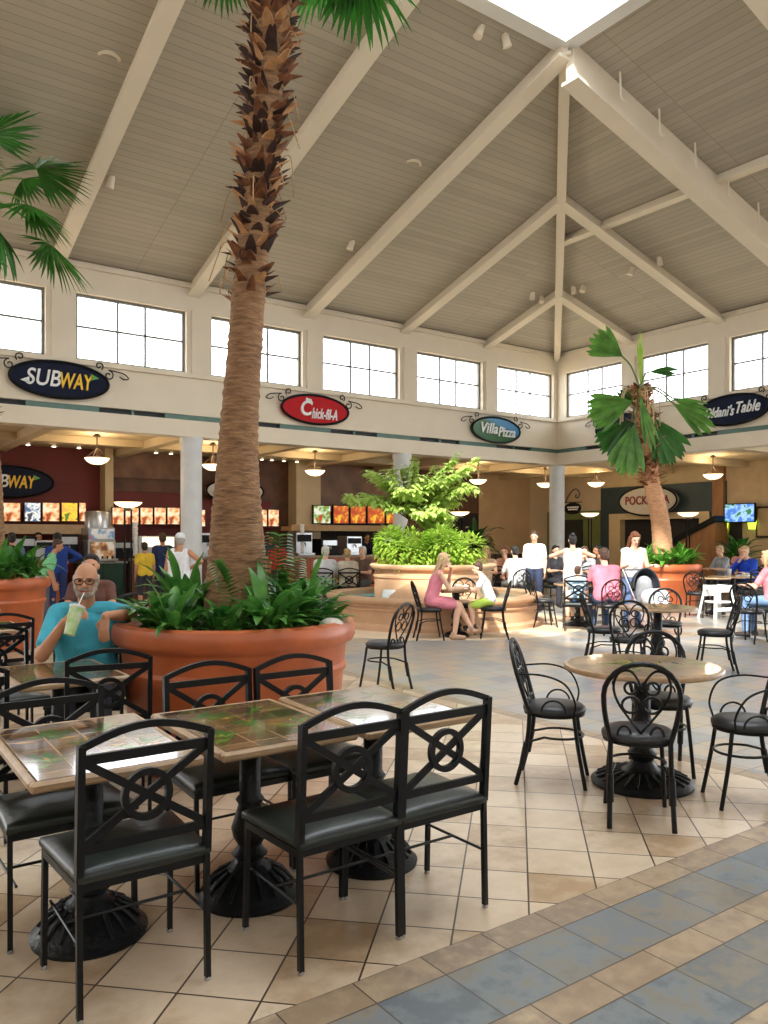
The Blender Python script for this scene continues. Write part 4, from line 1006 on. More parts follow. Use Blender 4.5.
# ---- tall palm in the main planter
pal = thing('fan_palm', 'tall fan palm with a shaggy trunk rising from the large planter', 'palm', (PC.x, PC.y, .9))
def pw(px, py): return V(((px - 384) / FPX * PC.y - PC.x, 0, zat(py, PC.y) - .9))
cl = [pw(237, 629), pw(237, 560), pw(237, 500), pw(239, 430), pw(245, 347), pw(249, 290), pw(258, 200), pw(266, 100), pw(274, 0), pw(278, -80)]
m, TP, TR = trunk_path(cl, [.245, .205, .166, .132, .120, .116, .108, .118, .125, .10], 30, 150, .010, 3)
m.build('trunk', BARK, pal, 50)
rnd = random.Random(11); m = MB(); f = MB()
for i, p in enumerate(TP):
    z = p.z + .9
    if z < zat(300, PC.y): continue
    dens = 5 if z < zat(200, PC.y) else 9
    if z < zat(270, PC.y): dens = 3
    for _ in range(dens):
        a = rnd.uniform(0, 2 * PI); out = V((math.cos(a), math.sin(a), 0)); r = TR[i]
        stub(m, p + out * r * .92 + V((0, 0, rnd.uniform(-.02, .02))), out, V((0, 0, 1)), rnd.uniform(.05, .13), rnd.uniform(.022, .05), rnd)
    if rnd.random() < .5:
        a = rnd.uniform(0, 2 * PI); out = V((math.cos(a), math.sin(a), 0)); q = p + out * TR[i]
        f.tube(spline([q, q + out * .09 + V((0, 0, .04)), q + out * .14 + V((rnd.uniform(-.06, .06), 0, -rnd.uniform(.05, .25)))], 4), .004, 5)
BOOTS = [BOOT, M('dark_leaf_stub', (58, 34, 22), .85, 0, .4, 14, bump=.3), M('pale_dry_stub', (186, 138, 92), .8, 0, .3, 14, bump=.3)]
tag(m.build('bark_stubs', BOOTS, pal, 40), kind='stuff'); tag(f.build('dry_fibres', FIBRE, pal), kind='stuff')
crown = TP[-1] + V((0, 0, -.05))
# fronds: the two whose tips hang into view, then the rest of the crown
def aim(parent, base, target, k, i, roll=0.0, fans=FANS):
    d = V(target) - V(base); frond(parent, base, math.atan2(d.y, d.x), math.atan2(d.z, math.hypot(d.x, d.y)), roll, k, fans, i)
aim(pal, pw(276, -50), pw(400, -30), .95, 1)
aim(pal, pw(276, -50), pw(360, -40), .62, 1)
aim(pal, pw(276, -50), pw(220, -38), .60, 1)
for i in range(13): frond(pal, crown + V((0, 0, .1)), i * 2.4 + .9, .28 + .09 * (i % 8), 0, 1.0, FANS, i)
# ---- palm at the picture edge
pb = thing('fan_palm', 'fan palm whose green fronds reach in at the picture edge above the navy sign', 'palm', (LP.x, LP.y, .92))
def lw(px, py, y=None): y = y or LP.y; return V(((px - 384) / FPX * y - LP.x, y - LP.y, zat(py, y) - .92))
top = lw(-22, 196)
m, TPb, TRb = trunk_path([(0, 0, -.02), (.02, 0, 1.2), (top.x * .6, 0, 3.0), top], [.26, .2, .15, .13], 24, 90, .012, 5); m.build('trunk', BARK, pb, 50)
m = MB()
for i, p in enumerate(TPb):
    if p.z < 2.2: continue
    for _ in range(4):
        a = rnd.uniform(0, 2 * PI); out = V((math.cos(a), math.sin(a), 0)); stub(m, p + out * TRb[i] * .9, out, V((0, 0, 1)), rnd.uniform(.07, .14), rnd.uniform(.022, .045), rnd)
tag(m.build('bark_stubs', BOOTS, pb, 40), kind='stuff')
for (px, py, dy, k, i) in ((45, 165, -.3, 1.12, 2), (30, 205, -.25, 1.15, 0), (38, 236, .25, 1.2, 2), (18, 268, -.6, 1.2, 1), (-6, 112, .2, 1.25, 0), (20, 180, .4, 1.0, 0), (-70, 180, -.4, 1, 1), (-90, 130, .5, 1, 2), (-80, 250, .4, 1, 0), (-40, 80, .6, 1, 2), (-20, 260, .7, 1, 1)):
    aim(pb, top, lw(px, py, LP.y + dy), k, i)
# ---- small leaning palm
pr = thing('small_fan_palm', 'small leaning palm with drooping fan leaves before the far corner', 'palm', (RP.x, RP.y, .92))
def rw(px, py, dy=0.0): y = RP.y + dy; return V(((px - 384) / FPX * y - RP.x, dy, zat(py, y) - .92))
cl = [rw(664, 565), rw(660, 520), rw(652, 483), rw(648, 450), rw(644, 415), rw(640, 388)]; cl[0].z = -.02
m, TPc, TRc = trunk_path(cl, [.22, .19, .165, .155, .18, .14], 22, 80, .012, 8); m.build('trunk', BARKT, pr, 50)
m = MB()
for i, p in enumerate(TPc):
    if p.z + .92 < zat(487, RP.y): continue
    for _ in range(4):
        a = rnd.uniform(0, 2 * PI); out = V((math.cos(a), math.sin(a), 0)); stub(m, p + out * TRc[i] * .9, out, V((0, 0, 1)), rnd.uniform(.12, .26), rnd.uniform(.04, .08), rnd)
PS = M('pale_leaf_stub', (206, 150, 108), .8, 0, .4, 14, col2=(130, 78, 50))
tag(m.build('bark_stubs', [PS, BOOT, PS], pr, 40), kind='stuff')
tc = TPc[-1]
# big limp leaves, each hung where the photograph shows it
SG = M('small_palm_green', (98, 150, 60), .42, 0, .35, 4, trans=.35); SGD = M('small_palm_dark', (56, 112, 40), .42, 0, .3, 4, trans=.3)
def limp(name, hub, tip, w, mt, n=9, dy=0.0, stalk=True):
    """folded fan leaf: leaflets from hub towards tip, hanging together"""
    st = MB()
    if stalk: st.tube(spline([tc, (tc + hub) / 2 + V((0, 0, .12)), hub], 5), .018, 6)
    else: st.tube([hub, hub + (tip - hub) * .1], .018, 6)
    o = st.build('frond', FRBRN, pr); b = MB(); d0 = tip - hub; L = d0.length; sd = d0.normalized().cross(V((0, 1, 0))).normalized()
    for i in range(n):
        u = (i / (n - 1) - .5) * 2; tp = hub + d0 * (1 - .18 * u * u) + sd * (w * u) + V((0, .10 * math.sin(i * 2.1), 0))
        b.blade(hub, tp - hub, (tp - hub).length, w * 1.7 / n, .12, .3, sd, 6, shape=lambda q: max(.06, min(1, .25 + q * 1.7) * (1 if q < .8 else (1 - (q - .8) / .2) ** .6)))
    b.build('blade', mt, o, 30)
for (hx, hy, tx, ty, w, mt, dy) in ((622, 356, 592, 334, .36, SG, 0), (641, 392, 640, 330, .05, LIGHTG, .1), (632, 402, 586, 412, .42, SG, -.2), (630, 404, 622, 388, .22, SGD, .2), (632, 420, 600, 452, .40, SGD, .1), (635, 425, 622, 476, .42, SG, -.3), (652, 418, 680, 462, .45, SGD, .1), (658, 430, 668, 465, .3, SGD, -.2),
                                    (672, 398, 712, 410, .16, SG, 0), (674, 404, 716, 428, .26, SG, -.1), (650, 372, 678, 368, .09, SGD, .2), (640, 396, 655, 452, .16, SG, -.4)):
    limp('frond', rw(hx, hy, dy), rw(tx, ty, dy * 1.6), w, mt, 9 if w > .1 else 4, dy)
m = MB()
for i in range(16):
    a = rnd.uniform(0, 2 * PI); q = tc + V((math.cos(a) * .12, math.sin(a) * .12, 0)); m.tube(spline([q, q + V((math.cos(a) * .25, math.sin(a) * .2, -.1)), q + V((math.cos(a) * .3, math.sin(a) * .2, -.7 - rnd.random() * .4))], 4), .012, 5)
tag(m.build('dry_fibres', M('pale_fibre', (206, 186, 140), .8, 0, .2), pr), kind='stuff')

# ---- leafy planting in the tubs
def clump(label, x, y, z, n, L, w, spread, seed, mt=PLANTG, name='leafy_plant', group=None, tall=0.0):
    rnd = random.Random(seed); t = thing(name, label, 'plant', (x, y, z), 0, group); s = MB(); m = MB()
    for i in range(n):
        a = rnd.uniform(0, 2 * PI); e = rnd.uniform(.25, 1.3); d = V((math.cos(a) * math.cos(e), math.sin(a) * math.cos(e), math.sin(e) + .25))
        l = L * rnd.uniform(.65, 1.15); b = V((rnd.uniform(-.05, .05), rnd.uniform(-.05, .05), 0)); p = b + d * l * rnd.uniform(.25, .7) * spread + V((0, 0, tall * rnd.random()))
        s.tube([b, (b + p) / 2 + V((0, 0, .03)), p], .005, 5); m.blade(p, d + V((0, 0, .35)), l * .72, w * rnd.uniform(.75, 1.2), rnd.uniform(.5, 1.1), .3, None, 5)
    s.build('stem', FRBRN, t); m.build('leaves', mt, t, 50)
    return t
def fern_spike(label, x, y, z, tip, seed, w=.10, name='fern_frond_plant', pairs=16):
    rnd = random.Random(seed); t = thing(name, label, 'plant', (x, y, z)); tip = V(tip); mid = tip * .5 + V((-tip.x * .25, -tip.y * .25, tip.z * .12)); P = spline([V((0, 0, 0)), mid, tip], 10)
    s = MB(); s.tube(P, [.008 - .005 * i / (len(P) - 1) for i in range(len(P))], 6); s.build('stem', FRBRN, t); m = MB()
    for i in range(4, len(P)):
        for sx in (-1, 1):
            d = (P[i] - P[i - 1]).normalized(); sd = d.cross(V((0, 1, 0))).normalized() * sx
            m.blade(P[i], sd * .9 + d * .55 + V((0, -.25, 0)), w * (1.1 - .6 * abs(i / len(P) - .45)), w * .40, .4, .2, None, 4)
    m.build('leaves', PLANTG, t, 50); return t
zs = .90; R_ = random.Random(5)
spots = [(-.38, .06, 22, .50, 'broad leaved plant at the rim by the man in teal'), (-.44, -.40, 18, .34, 'dark leaved plant at the front rim of the large planter by the man'), (-.28, -.55, 22, .34, 'low dark leaved plant in front of the tall palm trunk'), (-.40, .22, 20, .55, 'tall leafy plant rising beside the palm trunk towards the white column'),
         (.05, -.60, 16, .28, 'low leafy plant at the front middle of the large planter'), (.30, -.45, 24, .44, 'bushy leafy plant beside the palm trunk towards the fountain'), (.46, -.18, 24, .46, 'bushy plant at the fountain side of the large planter'), (.38, .28, 20, .46, 'leafy plant behind the palm trunk'), (.62, .02, 16, .30, 'low plant at the rim near the white stone')]
for i, (dx, dy, n, L, lb) in enumerate(spots): clump(lb, PC.x + dx, PC.y + dy, zs, int(n * 2.6), L * .92, .036, .62, 20 + i)
fern_spike('tall fern spike bending before the palm trunk', PC.x + .06, PC.y - .42, zs, (-.10, -.05, .48), 3, .08)
fern_spike('upright fern spike beside the palm trunk, the tallest leaf of the planter', PC.x + .30, PC.y - .1, zs, (.03, -.05, .66), 4, .13)
fern_spike('second upright fern spike behind the tall one', PC.x + .38, PC.y + .1, zs, (.02, 0, .48), 5, .12)
m = MB(); m.ellipsoid((0, 0, 0), (.085, .07, .055), 16, 10); tag(m.build('white_stone', M('white_rock', (216, 206, 194), .7, 0, .06, 12, bump=.3), None, 60, 0, (PC.x + .70, PC.y - .28, .955)), 'smooth white stone lying at the planter rim near the fountain', 'stone')
m = MB(); m.ellipsoid((0, 0, 0), (.06, .05, .04), 14, 8); tag(m.build('brown_stone', M('brown_rock', (110, 70, 48), .7, 0, .2, 12, bump=.3), None, 60, 0, (PC.x + .52, PC.y - .48, .935)), 'small brown stone in the soil beside the white one', 'stone')
for i, (dx, dy, L, lb) in enumerate(((.42, -.42, .5, 'front of the planter cut by the picture edge'), (.60, .0, .45, 'rim side of the planter cut by the picture edge'), (.1, -.55, .5, 'middle of the planter cut by the picture edge'), (.25, .2, .6, 'back of the planter cut by the picture edge'), (-.4, -.3, .5, 'far side of the planter cut by the picture edge'))):
    clump('leafy green plant at the ' + lb, LP.x + dx, LP.y + dy, .93, 40, L, .05, .75, 40 + i, M('mid_leaf_green', (70, 130, 50), .4, 0, .4, 7, trans=.3))
for i, (dx, dy, lb) in enumerate(((-.45, -.3, 'towards the pink shirt man'), (-.15, -.55, 'in front of the small palm trunk'), (.2, -.5, 'at the front rim of the small palm planter'), (.5, -.25, 'at the high chair side of the small palm planter'), (.35, .2, 'behind the small palm trunk'), (-.3, .3, 'behind the small palm planter rim'))):
    clump('bright leafy plant ' + lb, RP.x + dx, RP.y + dy, .93, 36, .46, .05, .75, 60 + i, M('bright_leaf_green', (96, 160, 56), .4, 0, .4, 7, trans=.3))

# ---- fountain
FC = V((.92, 14.85, 0))
m = MB(); m.lathe([(0, .012), (2.72, .012), (2.75, .0)], (0, 0, 0), 72, close=False)
tag(m.build('paving_ring', M('pale_paving', (214, 190, 160), .6, 0, .05, 3), None, 60, 0, FC), kind='structure')
ft = thing('fountain', 'round stone fountain with a tall inner planter and a domed spillway', 'fountain', (FC.x, FC.y, .01))
m = MB(); m.lathe([(1.98, 0), (1.98, .07), (1.93, .08), (1.90, .11), (1.90, .33), (1.93, .34), (1.93, .37), (1.90, .38), (1.90, .43), (1.97, .45), (1.99, .48), (1.99, .51), (1.97, .54), (1.72, .54), (1.70, .52), (1.70, .0)], n=80, close=False); m.build('basin', STONE, ft, 35)
m = MB(); m.lathe([(0, .44), (1.71, .44)], n=60, close=False); m.build('water', M('pool_water', (70, 134, 140), .06, 0, .2, 5, bump=.4, bscale=14), ft, 60)
m = MB(); m.lathe([(1.10, .1), (1.10, .80), (1.12, .82), (1.12, .86), (1.10, .87), (1.10, .96), (1.17, .98), (1.19, 1.01), (1.19, 1.04), (1.17, 1.06), (.98, 1.06), (.97, 1.0), (0, 1.0)], (.0, .25, 0), 64, close=False); m.build('inner_planter', STONE, ft, 35)
m = MB(); m.ellipsoid((-.05, -.95, .2), (.92, .66, .62), 30, 16); m.build('spill_dome', STONE, ft, 60)
m = MB()
for k in range(5): m.ellipsoid((-.92 + .05 * k, -.95 + .03 * k, .46 + .02 * math.sin(k * 2.0)), (.10, .08, .06 + .02 * (k % 2)), 12, 8)
for k in range(9): m.tube(spline([(-.90 + .02 * k, -.72, .62), (-.93 + .025 * k, -.85, .60), (-.95 + .03 * k, -.95, .46)], 4), .016, 6)
m.build('falling_water', M('white_water', (226, 232, 234), .15, 0, .05, 10, bump=.4), ft, 60)
# clipped shrub
rs = random.Random(9); t = thing('leafy_shrub', 'dense light green shrub filling the inner planter of the fountain', 'shrub', (FC.x, FC.y + .25, 1.0))
m = MB(); s = MB(); lobes = [(V((rs.uniform(-.85, .85), rs.uniform(-.7, .6), rs.uniform(.2, .5))), rs.uniform(.22, .38)) for _ in range(26)]
for c, r in lobes: s.tube([V((c.x * .4, c.y * .4, 0)), c], .012, 5)
for k in range(5200):
    c, r = rs.choice(lobes); d = V((rs.gauss(0, 1), rs.gauss(0, 1), rs.gauss(0, 1))).normalized(); p = c + d * r * rs.uniform(.75, 1.05)
    if p.z < .02: continue
    if math.hypot(p.x, p.y) > 1.12: continue
    m.blade(p, d + V((0, 0, .2)), rs.uniform(.07, .12), .026, .6, .3, None, 3)
s.build('stem', BOOT, t); m.build('leaves', LIGHTG, t, 60)
# airy tree with feathery leaves
t = thing('potted_tree', 'airy tree with feathery light green sprays above the fountain shrub', 'tree', (FC.x - .25, FC.y + .3, 1.0))
o0 = V((FC.x - .25, FC.y + .3, 1.0)); m = MB(); s = MB()
def tw(px, py, dy): y = o0.y + dy; return V(((px - 384) / FPX * y - o0.x, dy, zat(py, y) - o0.z))
root = V((0, 0, -.02)); fork = tw(410, 520, 0); s.tube(spline([root, tw(404, 545, 0), fork], 6), .035, 8)
tips = [(352, 496, -.3), (368, 494, .1), (372, 472, .2), (384, 476, -.4), (392, 486, .0), (400, 470, .3), (414, 464, .0), (424, 480, -.3), (436, 470, .3), (452, 460, .0), (472, 460, -.1), (444, 478, -.4), (462, 484, .1), (470, 486, -.2), (452, 500, .2), (440, 508, -.2), (446, 516, .0), (424, 512, -.5), (416, 498, .5), (398, 506, -.3), (430, 524, .2), (408, 490, -.6), (386, 500, .4), (462, 472, .4)]
for px, py, dy in tips:
    tip = tw(px, py, dy); mid = fork.lerp(tip, .5) + V((0, 0, .12)); P = spline([fork, mid, tip], 9); s.tube(P, [.016 - .011 * i / (len(P) - 1) for i in range(len(P))], 5)
    for i in range(6, len(P)):
        for sx in (-1, 1, .4, -.4):
            d = (P[i] - P[i - 1]).normalized(); sd = d.cross(V((0, 0, 1))).normalized() * sx; dr = (sd + d * .5 + V((0, 0, rs.uniform(-.5, .15)))).normalized(); L = rs.uniform(.16, .28)
            for q in range(3):
                if rs.random() < .35: continue
                b = P[i] + dr * (L * (q + .6) / 3)
                for s2 in (-1, 1): m.blade(b, dr * .7 + dr.cross(V((0, 0, 1))) * s2 * .7 + V((0, 0, rs.uniform(-.3, .1))), rs.uniform(.10, .16), .034, .5, .15, None, 3)
s.build('trunk', BOOT, t); m.build('leaves', M('feather_leaf', (176, 206, 96), .45, 0, .25, 4, trans=.5, col2=(216, 232, 150)), t, 60)
# other greenery behind
p = hall(plane_s(474, -1.6), -1.6); clump('dark potted bush behind the fountain shrub at the pizza corner', p.x, p.y, .75, 90, .75, .07, .9, 90, M('deep_leaf_green', (34, 84, 34), .4, 0, .4), 'potted_bush', None, .5)
m = MB(); m.lathe([(.0, 0), (.2, 0), (.26, .6), (.29, .62), (.29, .75), (.25, .76), (.0, .7)], n=28, close=False); tag(m.build('plant_pot', TERRA, None, 40, 0, (p.x, p.y, 0)), 'clay pot under the dark potted bush', 'pot')
p = hall(TB + 1.6, plane_t(738, TB + 1.6)); m = MB(); m.lathe([(.0, 0), (.2, 0), (.26, .5), (.28, .55), (.0, .5)], n=24, close=False); tag(m.build('plant_pot', TERRA, None, 40, 0, (p.x, p.y, 0)), 'clay pot of the round green bush under the TV', 'pot')
clump('round green bush in a pot under the TV', p.x, p.y, .5, 90, .62, .07, .8, 95, M('round_bush_green', (60, 130, 44), .4, 0, .4), 'potted_bush', None, .6)
# ================================================================ PEOPLE
def remesh(mb, name, mat, vox, smooth=4, parent=None):
    me0 = mb.mesh(name, mat, 0); o = bpy.data.objects.new('tmp', me0); COL.objects.link(o)
    r = o.modifiers.new('r', 'REMESH'); r.mode = 'VOXEL'; r.voxel_size = vox; r.use_smooth_shade = True
    s = o.modifiers.new('s', 'SMOOTH'); s.factor = .5; s.iterations = smooth
    me = bpy.data.meshes.new_from_object(o.evaluated_get(bpy.context.evaluated_depsgraph_get()))
    bpy.data.objects.remove(o); bpy.data.meshes.remove(me0)
    me.materials.clear(); me.materials.append(mat); me.name = name; me.shade_smooth()
    return link_mesh(name, me, parent)
SKIN = {'tan': M('skin_tan', (196, 140, 106), .5, 0, .08, 14), 'fair': M('skin_fair', (232, 184, 154), .5, 0, .06, 14), 'dark': M('skin_brown', (140, 92, 66), .5, 0, .08, 14)}
HAIRC = {'grey': (176, 172, 166), 'white': (222, 218, 210), 'brown': (74, 50, 36), 'black': (28, 24, 24), 'blonde': (206, 176, 130), 'auburn': (122, 70, 44)}
EYE = M('eye_dark', (30, 24, 22), .2, 0, .05); LIP = M('lip', (168, 92, 84), .5, 0, .05)
def hand(mb, w, d, nrm, sx, curl=.5, k=1.0):
    """palm, four unequal bent fingers and a thumb from the side of the palm; nrm = where the fingers curl to"""
    d = V(d).normalized(); nrm = V(nrm); nrm = (nrm - d * nrm.dot(d)).normalized(); side = d.cross(nrm).normalized() * sx
    pe = w + d * .085 * k
    for o in (-.026, -.009, .009, .026): mb.capsule(w + side * o * .6 * k, .014 * k, pe + side * o * k, .0115 * k, 8)
    for o, L in ((-.03, .062), (-.010, .074), (.010, .080), (.030, .070)):
        p0 = pe + side * o * k; a1 = curl * .7; d1 = d * math.cos(a1) + nrm * math.sin(a1) + side * o * 1.2; p1 = p0 + d1.normalized() * L * .5 * k
        a2 = curl * 1.7; d2 = d * math.cos(a2) + nrm * math.sin(a2); p2 = p1 + d2.normalized() * L * .5 * k
        mb.capsule(p0, .0095 * k, p1, .0088 * k, 8); mb.capsule(p1, .0088 * k, p2, .0072 * k, 8)
    t0 = w + d * .022 * k + side * .026 * k; t1 = t0 + (d * .6 + side * .75 + nrm * .3).normalized() * .04 * k; t2 = t1 + (d * .85 + side * .15 + nrm * (.2 + curl * .4)).normalized() * .03 * k
    mb.capsule(t0, .013 * k, t1, .0105 * k, 8); mb.capsule(t1, .0105 * k, t2, .008 * k, 8)
def human(label, x, y, dx, dy, sit=False, H=1.70, seat=.50, lean=0.0, skin='fair', shirt=(200, 200, 200), sleeve=.55, pants=(60, 66, 84), plen=1.0, hair=('brown', 'short'), head=(0, 0), armL='down', armR='down', legs=None, dress=False, cap=None, vox=.011, girth=1.0, z=0.0, apron=None, detail=False, low=False, chair=True):
    k = H / 1.70; rz = facing(dx, dy); t = thing('person', label, 'person', (x, y, z), rz)
    Rw = Matrix.Rotation(-rz, 3, 'Z')
    def loc(p): return Rw @ (V(p) - V((x, y, z)))
    hz = (seat + .085) if sit else .90 * k
    u = V((0, math.sin(lean), math.cos(lean))); P = V((0, 0, hz + .03))
    def sp(a, dx_=0, dy_=0): return P + u * (a * k) + V((dx_ * k, dy_ * k, 0))
    g = girth; body = MB(); SK = SKIN[skin]
    def torso(mb, e=0.0, lo=0.0, hi=.46, shoulders=True):
        for sx in (-1, 1):
            mb.capsule(sp(.0, sx * .085 * g, -.01), (.095 * g + e) * k, sp(.14, sx * .065 * g, .0), (.098 * g + e) * k)
            mb.capsule(sp(.14, sx * .065 * g, .0), (.098 * g + e) * k, sp(.30, sx * .085 * g, .0), (.100 * g + e) * k)
            mb.capsule(sp(.30, sx * .085 * g, .0), (.100 * g + e) * k, sp(.43, sx * .12, -.005), (.055 + e) * k)
        mb.capsule(sp(.2, 0, .02 * g), (.10 * g + e) * k, sp(.34, 0, .01), (.095 * g + e) * k)
        if shoulders: mb.capsule(sp(.435, -.15), (.052 + e) * k, sp(.435, .15), (.052 + e) * k)
    torso(body)
    nb = sp(.45); hc = sp(.645, 0, .03); body.capsule(nb, .058 * k, hc - u * .06 * k, .052 * k)
    HR = Euler((head[1], 0, head[0])).to_matrix()
    def hd(px, py, pz): return hc + HR @ (V((px, py, pz)) * k)
    body.ellipsoid(hc + HR @ V((0, -.005, .02)) * k, (.074 * k, .092 * k, .098 * k), 18, 14, HR); body.ellipsoid(hd(0, .022, -.045), (.058 * k, .066 * k, .066 * k), 16, 12, HR)
    body.capsule(hd(0, .088, .012), .010 * k, hd(0, .108, -.022), .015 * k, 8); body.capsule(hd(-.014, .094, -.024), .009 * k, hd(.014, .094, -.024), .009 * k, 8)
    body.capsule(hd(-.012, .082, -.055), .009 * k, hd(.012, .082, -.055), .009 * k, 8); body.ellipsoid(hd(0, .072, -.088), (.022 * k, .018 * k, .018 * k), 10, 8, HR)
    for sx in (-1, 1):
        body.ellipsoid(hd(sx * .076, -.005, -.005), (.010 * k, .020 * k, .032 * k), 10, 8, HR); body.capsule(hd(sx * .018, .084, .030), .009 * k, hd(sx * .045, .074, .028), .008 * k, 8)
    if sit and chair: cross_chair(x + dx / math.hypot(dx, dy) * .06, y + dy / math.hypot(dx, dy) * .06, rz, ' '.join(('dark chair under the ' + label).split()[:15]), 'chairs people sit on')
    arms = {}
    for nm, sx, how in (('R', 1, armR), ('L', -1, armL)):
        sh = sp(.425, sx * .178)
        if how == 'down': el = sh + V((sx * .045, -.03, -.29)) * k; wr = el + V((sx * .0, .07, -.24)) * k; n = V((-sx, .2, 0)); cu = .5
        elif how == 'table': el = sh + V((sx * .05, .14, -.24)) * k; wr = el + V((-sx * .10, .22, .02)) * k; n = V((0, .1, -1)); cu = .5
        elif how == 'mouth': el = sh + V((sx * .06, .20, -.20)) * k; wr = hd(sx * .05, .16, -.14); n = V((-sx * .5, -1, .2)); cu = 1.0
        elif how == 'hip': el = sh + V((sx * .24, -.06, -.16)) * k; wr = sp(.12, sx * .13, .10); n = V((-sx, 0, 0)); cu = .7
        elif how == 'up': el = sh + V((sx * .25, .08, -.10)) * k; wr = el + V((-sx * .16, .19, .05)) * k; n = V((-sx, 0, 0)); cu = .8
        elif how == 'push': el = sh + V((sx * .05, .06, -.28)) * k; wr = el + V((0, .24, .04)) * k; n = V((0, .2, -1)); cu = 1.0
        else: el, wr, n = loc(how[0]), loc(how[1]), Rw @ V(how[2]); cu = how[3]
        arms[nm] = (sh, el, wr)
        body.capsule(sh, .050 * k * g, el, .040 * k * g); body.capsule(el, .041 * k * g, wr, .026 * k)
        hdir = (wr - el).normalized() if not (isinstance(how, tuple) and len(how) > 4) else Rw @ V(how[4])
        hand(body, wr + hdir * .01, hdir, n, sx if sx > 0 else -1, cu, k)
    lg = {}
    for i, sx in enumerate((1, -1)):
        hp = V((sx * .088 * k * g, 0, hz))
        if legs: kn, an = V(legs[i][0]), V(legs[i][1])
        elif sit: kn = V((sx * .11, .42 * k, seat + .06)); an = V((sx * .11, .40 * k, .085))
        else: kn = V((sx * .098, .02, .48 * k)); an = V((sx * .10, -.01, .08))
        lg[sx] = (hp, kn, an)
        if low: continue
        body.capsule(hp, .088 * k * g, kn, .056 * k); body.capsule(kn, .056 * k, kn.lerp(an, .35) + V((0, -.012, 0)), .056 * k); body.capsule(kn.lerp(an, .35) + V((0, -.012, 0)), .056 * k, an, .036 * k)
        body.capsule(an + V((0, -.03, -.035)), .034 * k, an + V((sx * .02, .14 * k, -.055)), .026 * k)
    remesh(body, 'body', SK, vox, 3, t)
    # clothes
    sc = M('cloth_%d_%d_%d' % shirt, shirt, .85, 0, .14, 7, bump=.25, bscale=18)
    c = MB(); e = .014
    torso(c, e, shoulders=sleeve > .15)
    if not dress: c.capsule(sp(.03, -.075 * g), (.118 * g) * k, sp(.03, .075 * g), (.118 * g) * k)
    if dress:
        for sx in (-1, 1):
            hp, kn, an = lg[sx]; c.capsule(hp, .105 * k, hp.lerp(kn, .72), .092 * k)
        if not sit: c.capsule(sp(0), .15 * k, V((0, 0, .52 * k)), .17 * k)
    for nm, sx in (('R', 1), ('L', -1)):
        sh, el, wr = arms[nm]
        if sleeve > 0: c.capsule(sh, .062 * k * g, sh.lerp(el, min(1, sleeve)), .056 * k * g)
        if sleeve > 1: c.capsule(el, .054 * k * g, el.lerp(wr, sleeve - 1), .042 * k)
    remesh(c, 'dress' if dress else 'shirt', sc, vox, 3, t)
    if not dress and not low:
        pc = M('cloth_%d_%d_%d' % pants, pants, .85, 0, .14, 7, bump=.25, bscale=18); c = MB()
        c.capsule(P + V((-.08 * k * g, 0, .0)), .104 * k * g, P + V((.08 * k * g, 0, .0)), .104 * k * g)
        for sx in (-1, 1):
            hp, kn, an = lg[sx]; c.capsule(hp, .100 * k * g, hp.lerp(kn, min(1, plen * 2)), .072 * k)
            if plen > .5: c.capsule(kn, .071 * k, kn.lerp(an, plen * 2 - 1.05), .056 * k)
        remesh(c, 'trousers' if plen > .6 else 'shorts', pc, vox, 3, t)
    if not low:
        shm = M('shoe_tan', (190, 150, 120), .5, 0, .2) if dress else M('shoe_dark', (52, 46, 44), .5, 0, .2)
        for sx in (-1, 1):
            an = lg[sx][2]; m = MB(); m.capsule(an + V((0, -.04, -.04)), .044 * k, an + V((sx * .02, .15 * k, -.05)), .034 * k, 12); m.capsule(an + V((0, -.02, -.0)), .044 * k, an + V((0, -.02, -.03)), .046 * k, 12); m.build('shoe', shm, t)
    if apron:
        m = MB(); am = M('apron_%d' % apron[0], apron, .8, 0, .1); m.capsule(sp(.32, 0, .10 * g), .02, sp(-.2, 0, .14 * g), .02)
        m.prism([(-.16, sp(-.3).z), (.16, sp(-.3).z), (.15, sp(.1).z), (.10, sp(.34).z), (-.10, sp(.34).z), (-.15, sp(.1).z)], .125 * g * k, .14 * g * k); m.build('apron', am, t)
    # hair
    if hair:
        hm = M('hair_' + hair[0], HAIRC[hair[0]], .55, 0, .25, 22, bump=.5, bscale=60, stretch=(3, 3, .5)); h = MB(); st = hair[1]
        if st in ('short', 'long', 'bun', 'tail'):
            h.ellipsoid(hd(0, -.022, .045), (.083 * k, .092 * k, .088 * k), 16, 12, HR); h.ellipsoid(hd(0, -.045, -.005), (.078 * k, .062 * k, .085 * k), 16, 12, HR); h.capsule(hd(-.045, .05, .09), .024 * k, hd(.045, .05, .09), .024 * k)
        if st == 'balding':
            h.ellipsoid(hd(0, -.050, -.01), (.081 * k, .056 * k, .065 * k), 16, 12, HR)
            for sx in (-1, 1): h.capsule(hd(sx * .074, -.02, .025), .014 * k, hd(sx * .072, .022, -.005), .011 * k)
        if st == 'long':
            for q in (-.06, -.03, 0, .03, .06): h.capsule(hd(q, -.055, .0), .034 * k, hd(q * 1.25, -.095, -.30), .022 * k)
            for sx in (-1, 1): h.capsule(hd(sx * .075, .01, .04), .022 * k, hd(sx * .09, -.02, -.20), .018 * k)
        if st == 'bun': h.ellipsoid(hd(0, -.08, .115), (.045 * k,) * 3, 12, 8)
        if st == 'tail': h.capsule(hd(0, -.10, .04), .032 * k, hd(0, -.15, -.16), .016 * k)
        remesh(h, 'hair', hm, max(.007, vox * .8), 2, t)
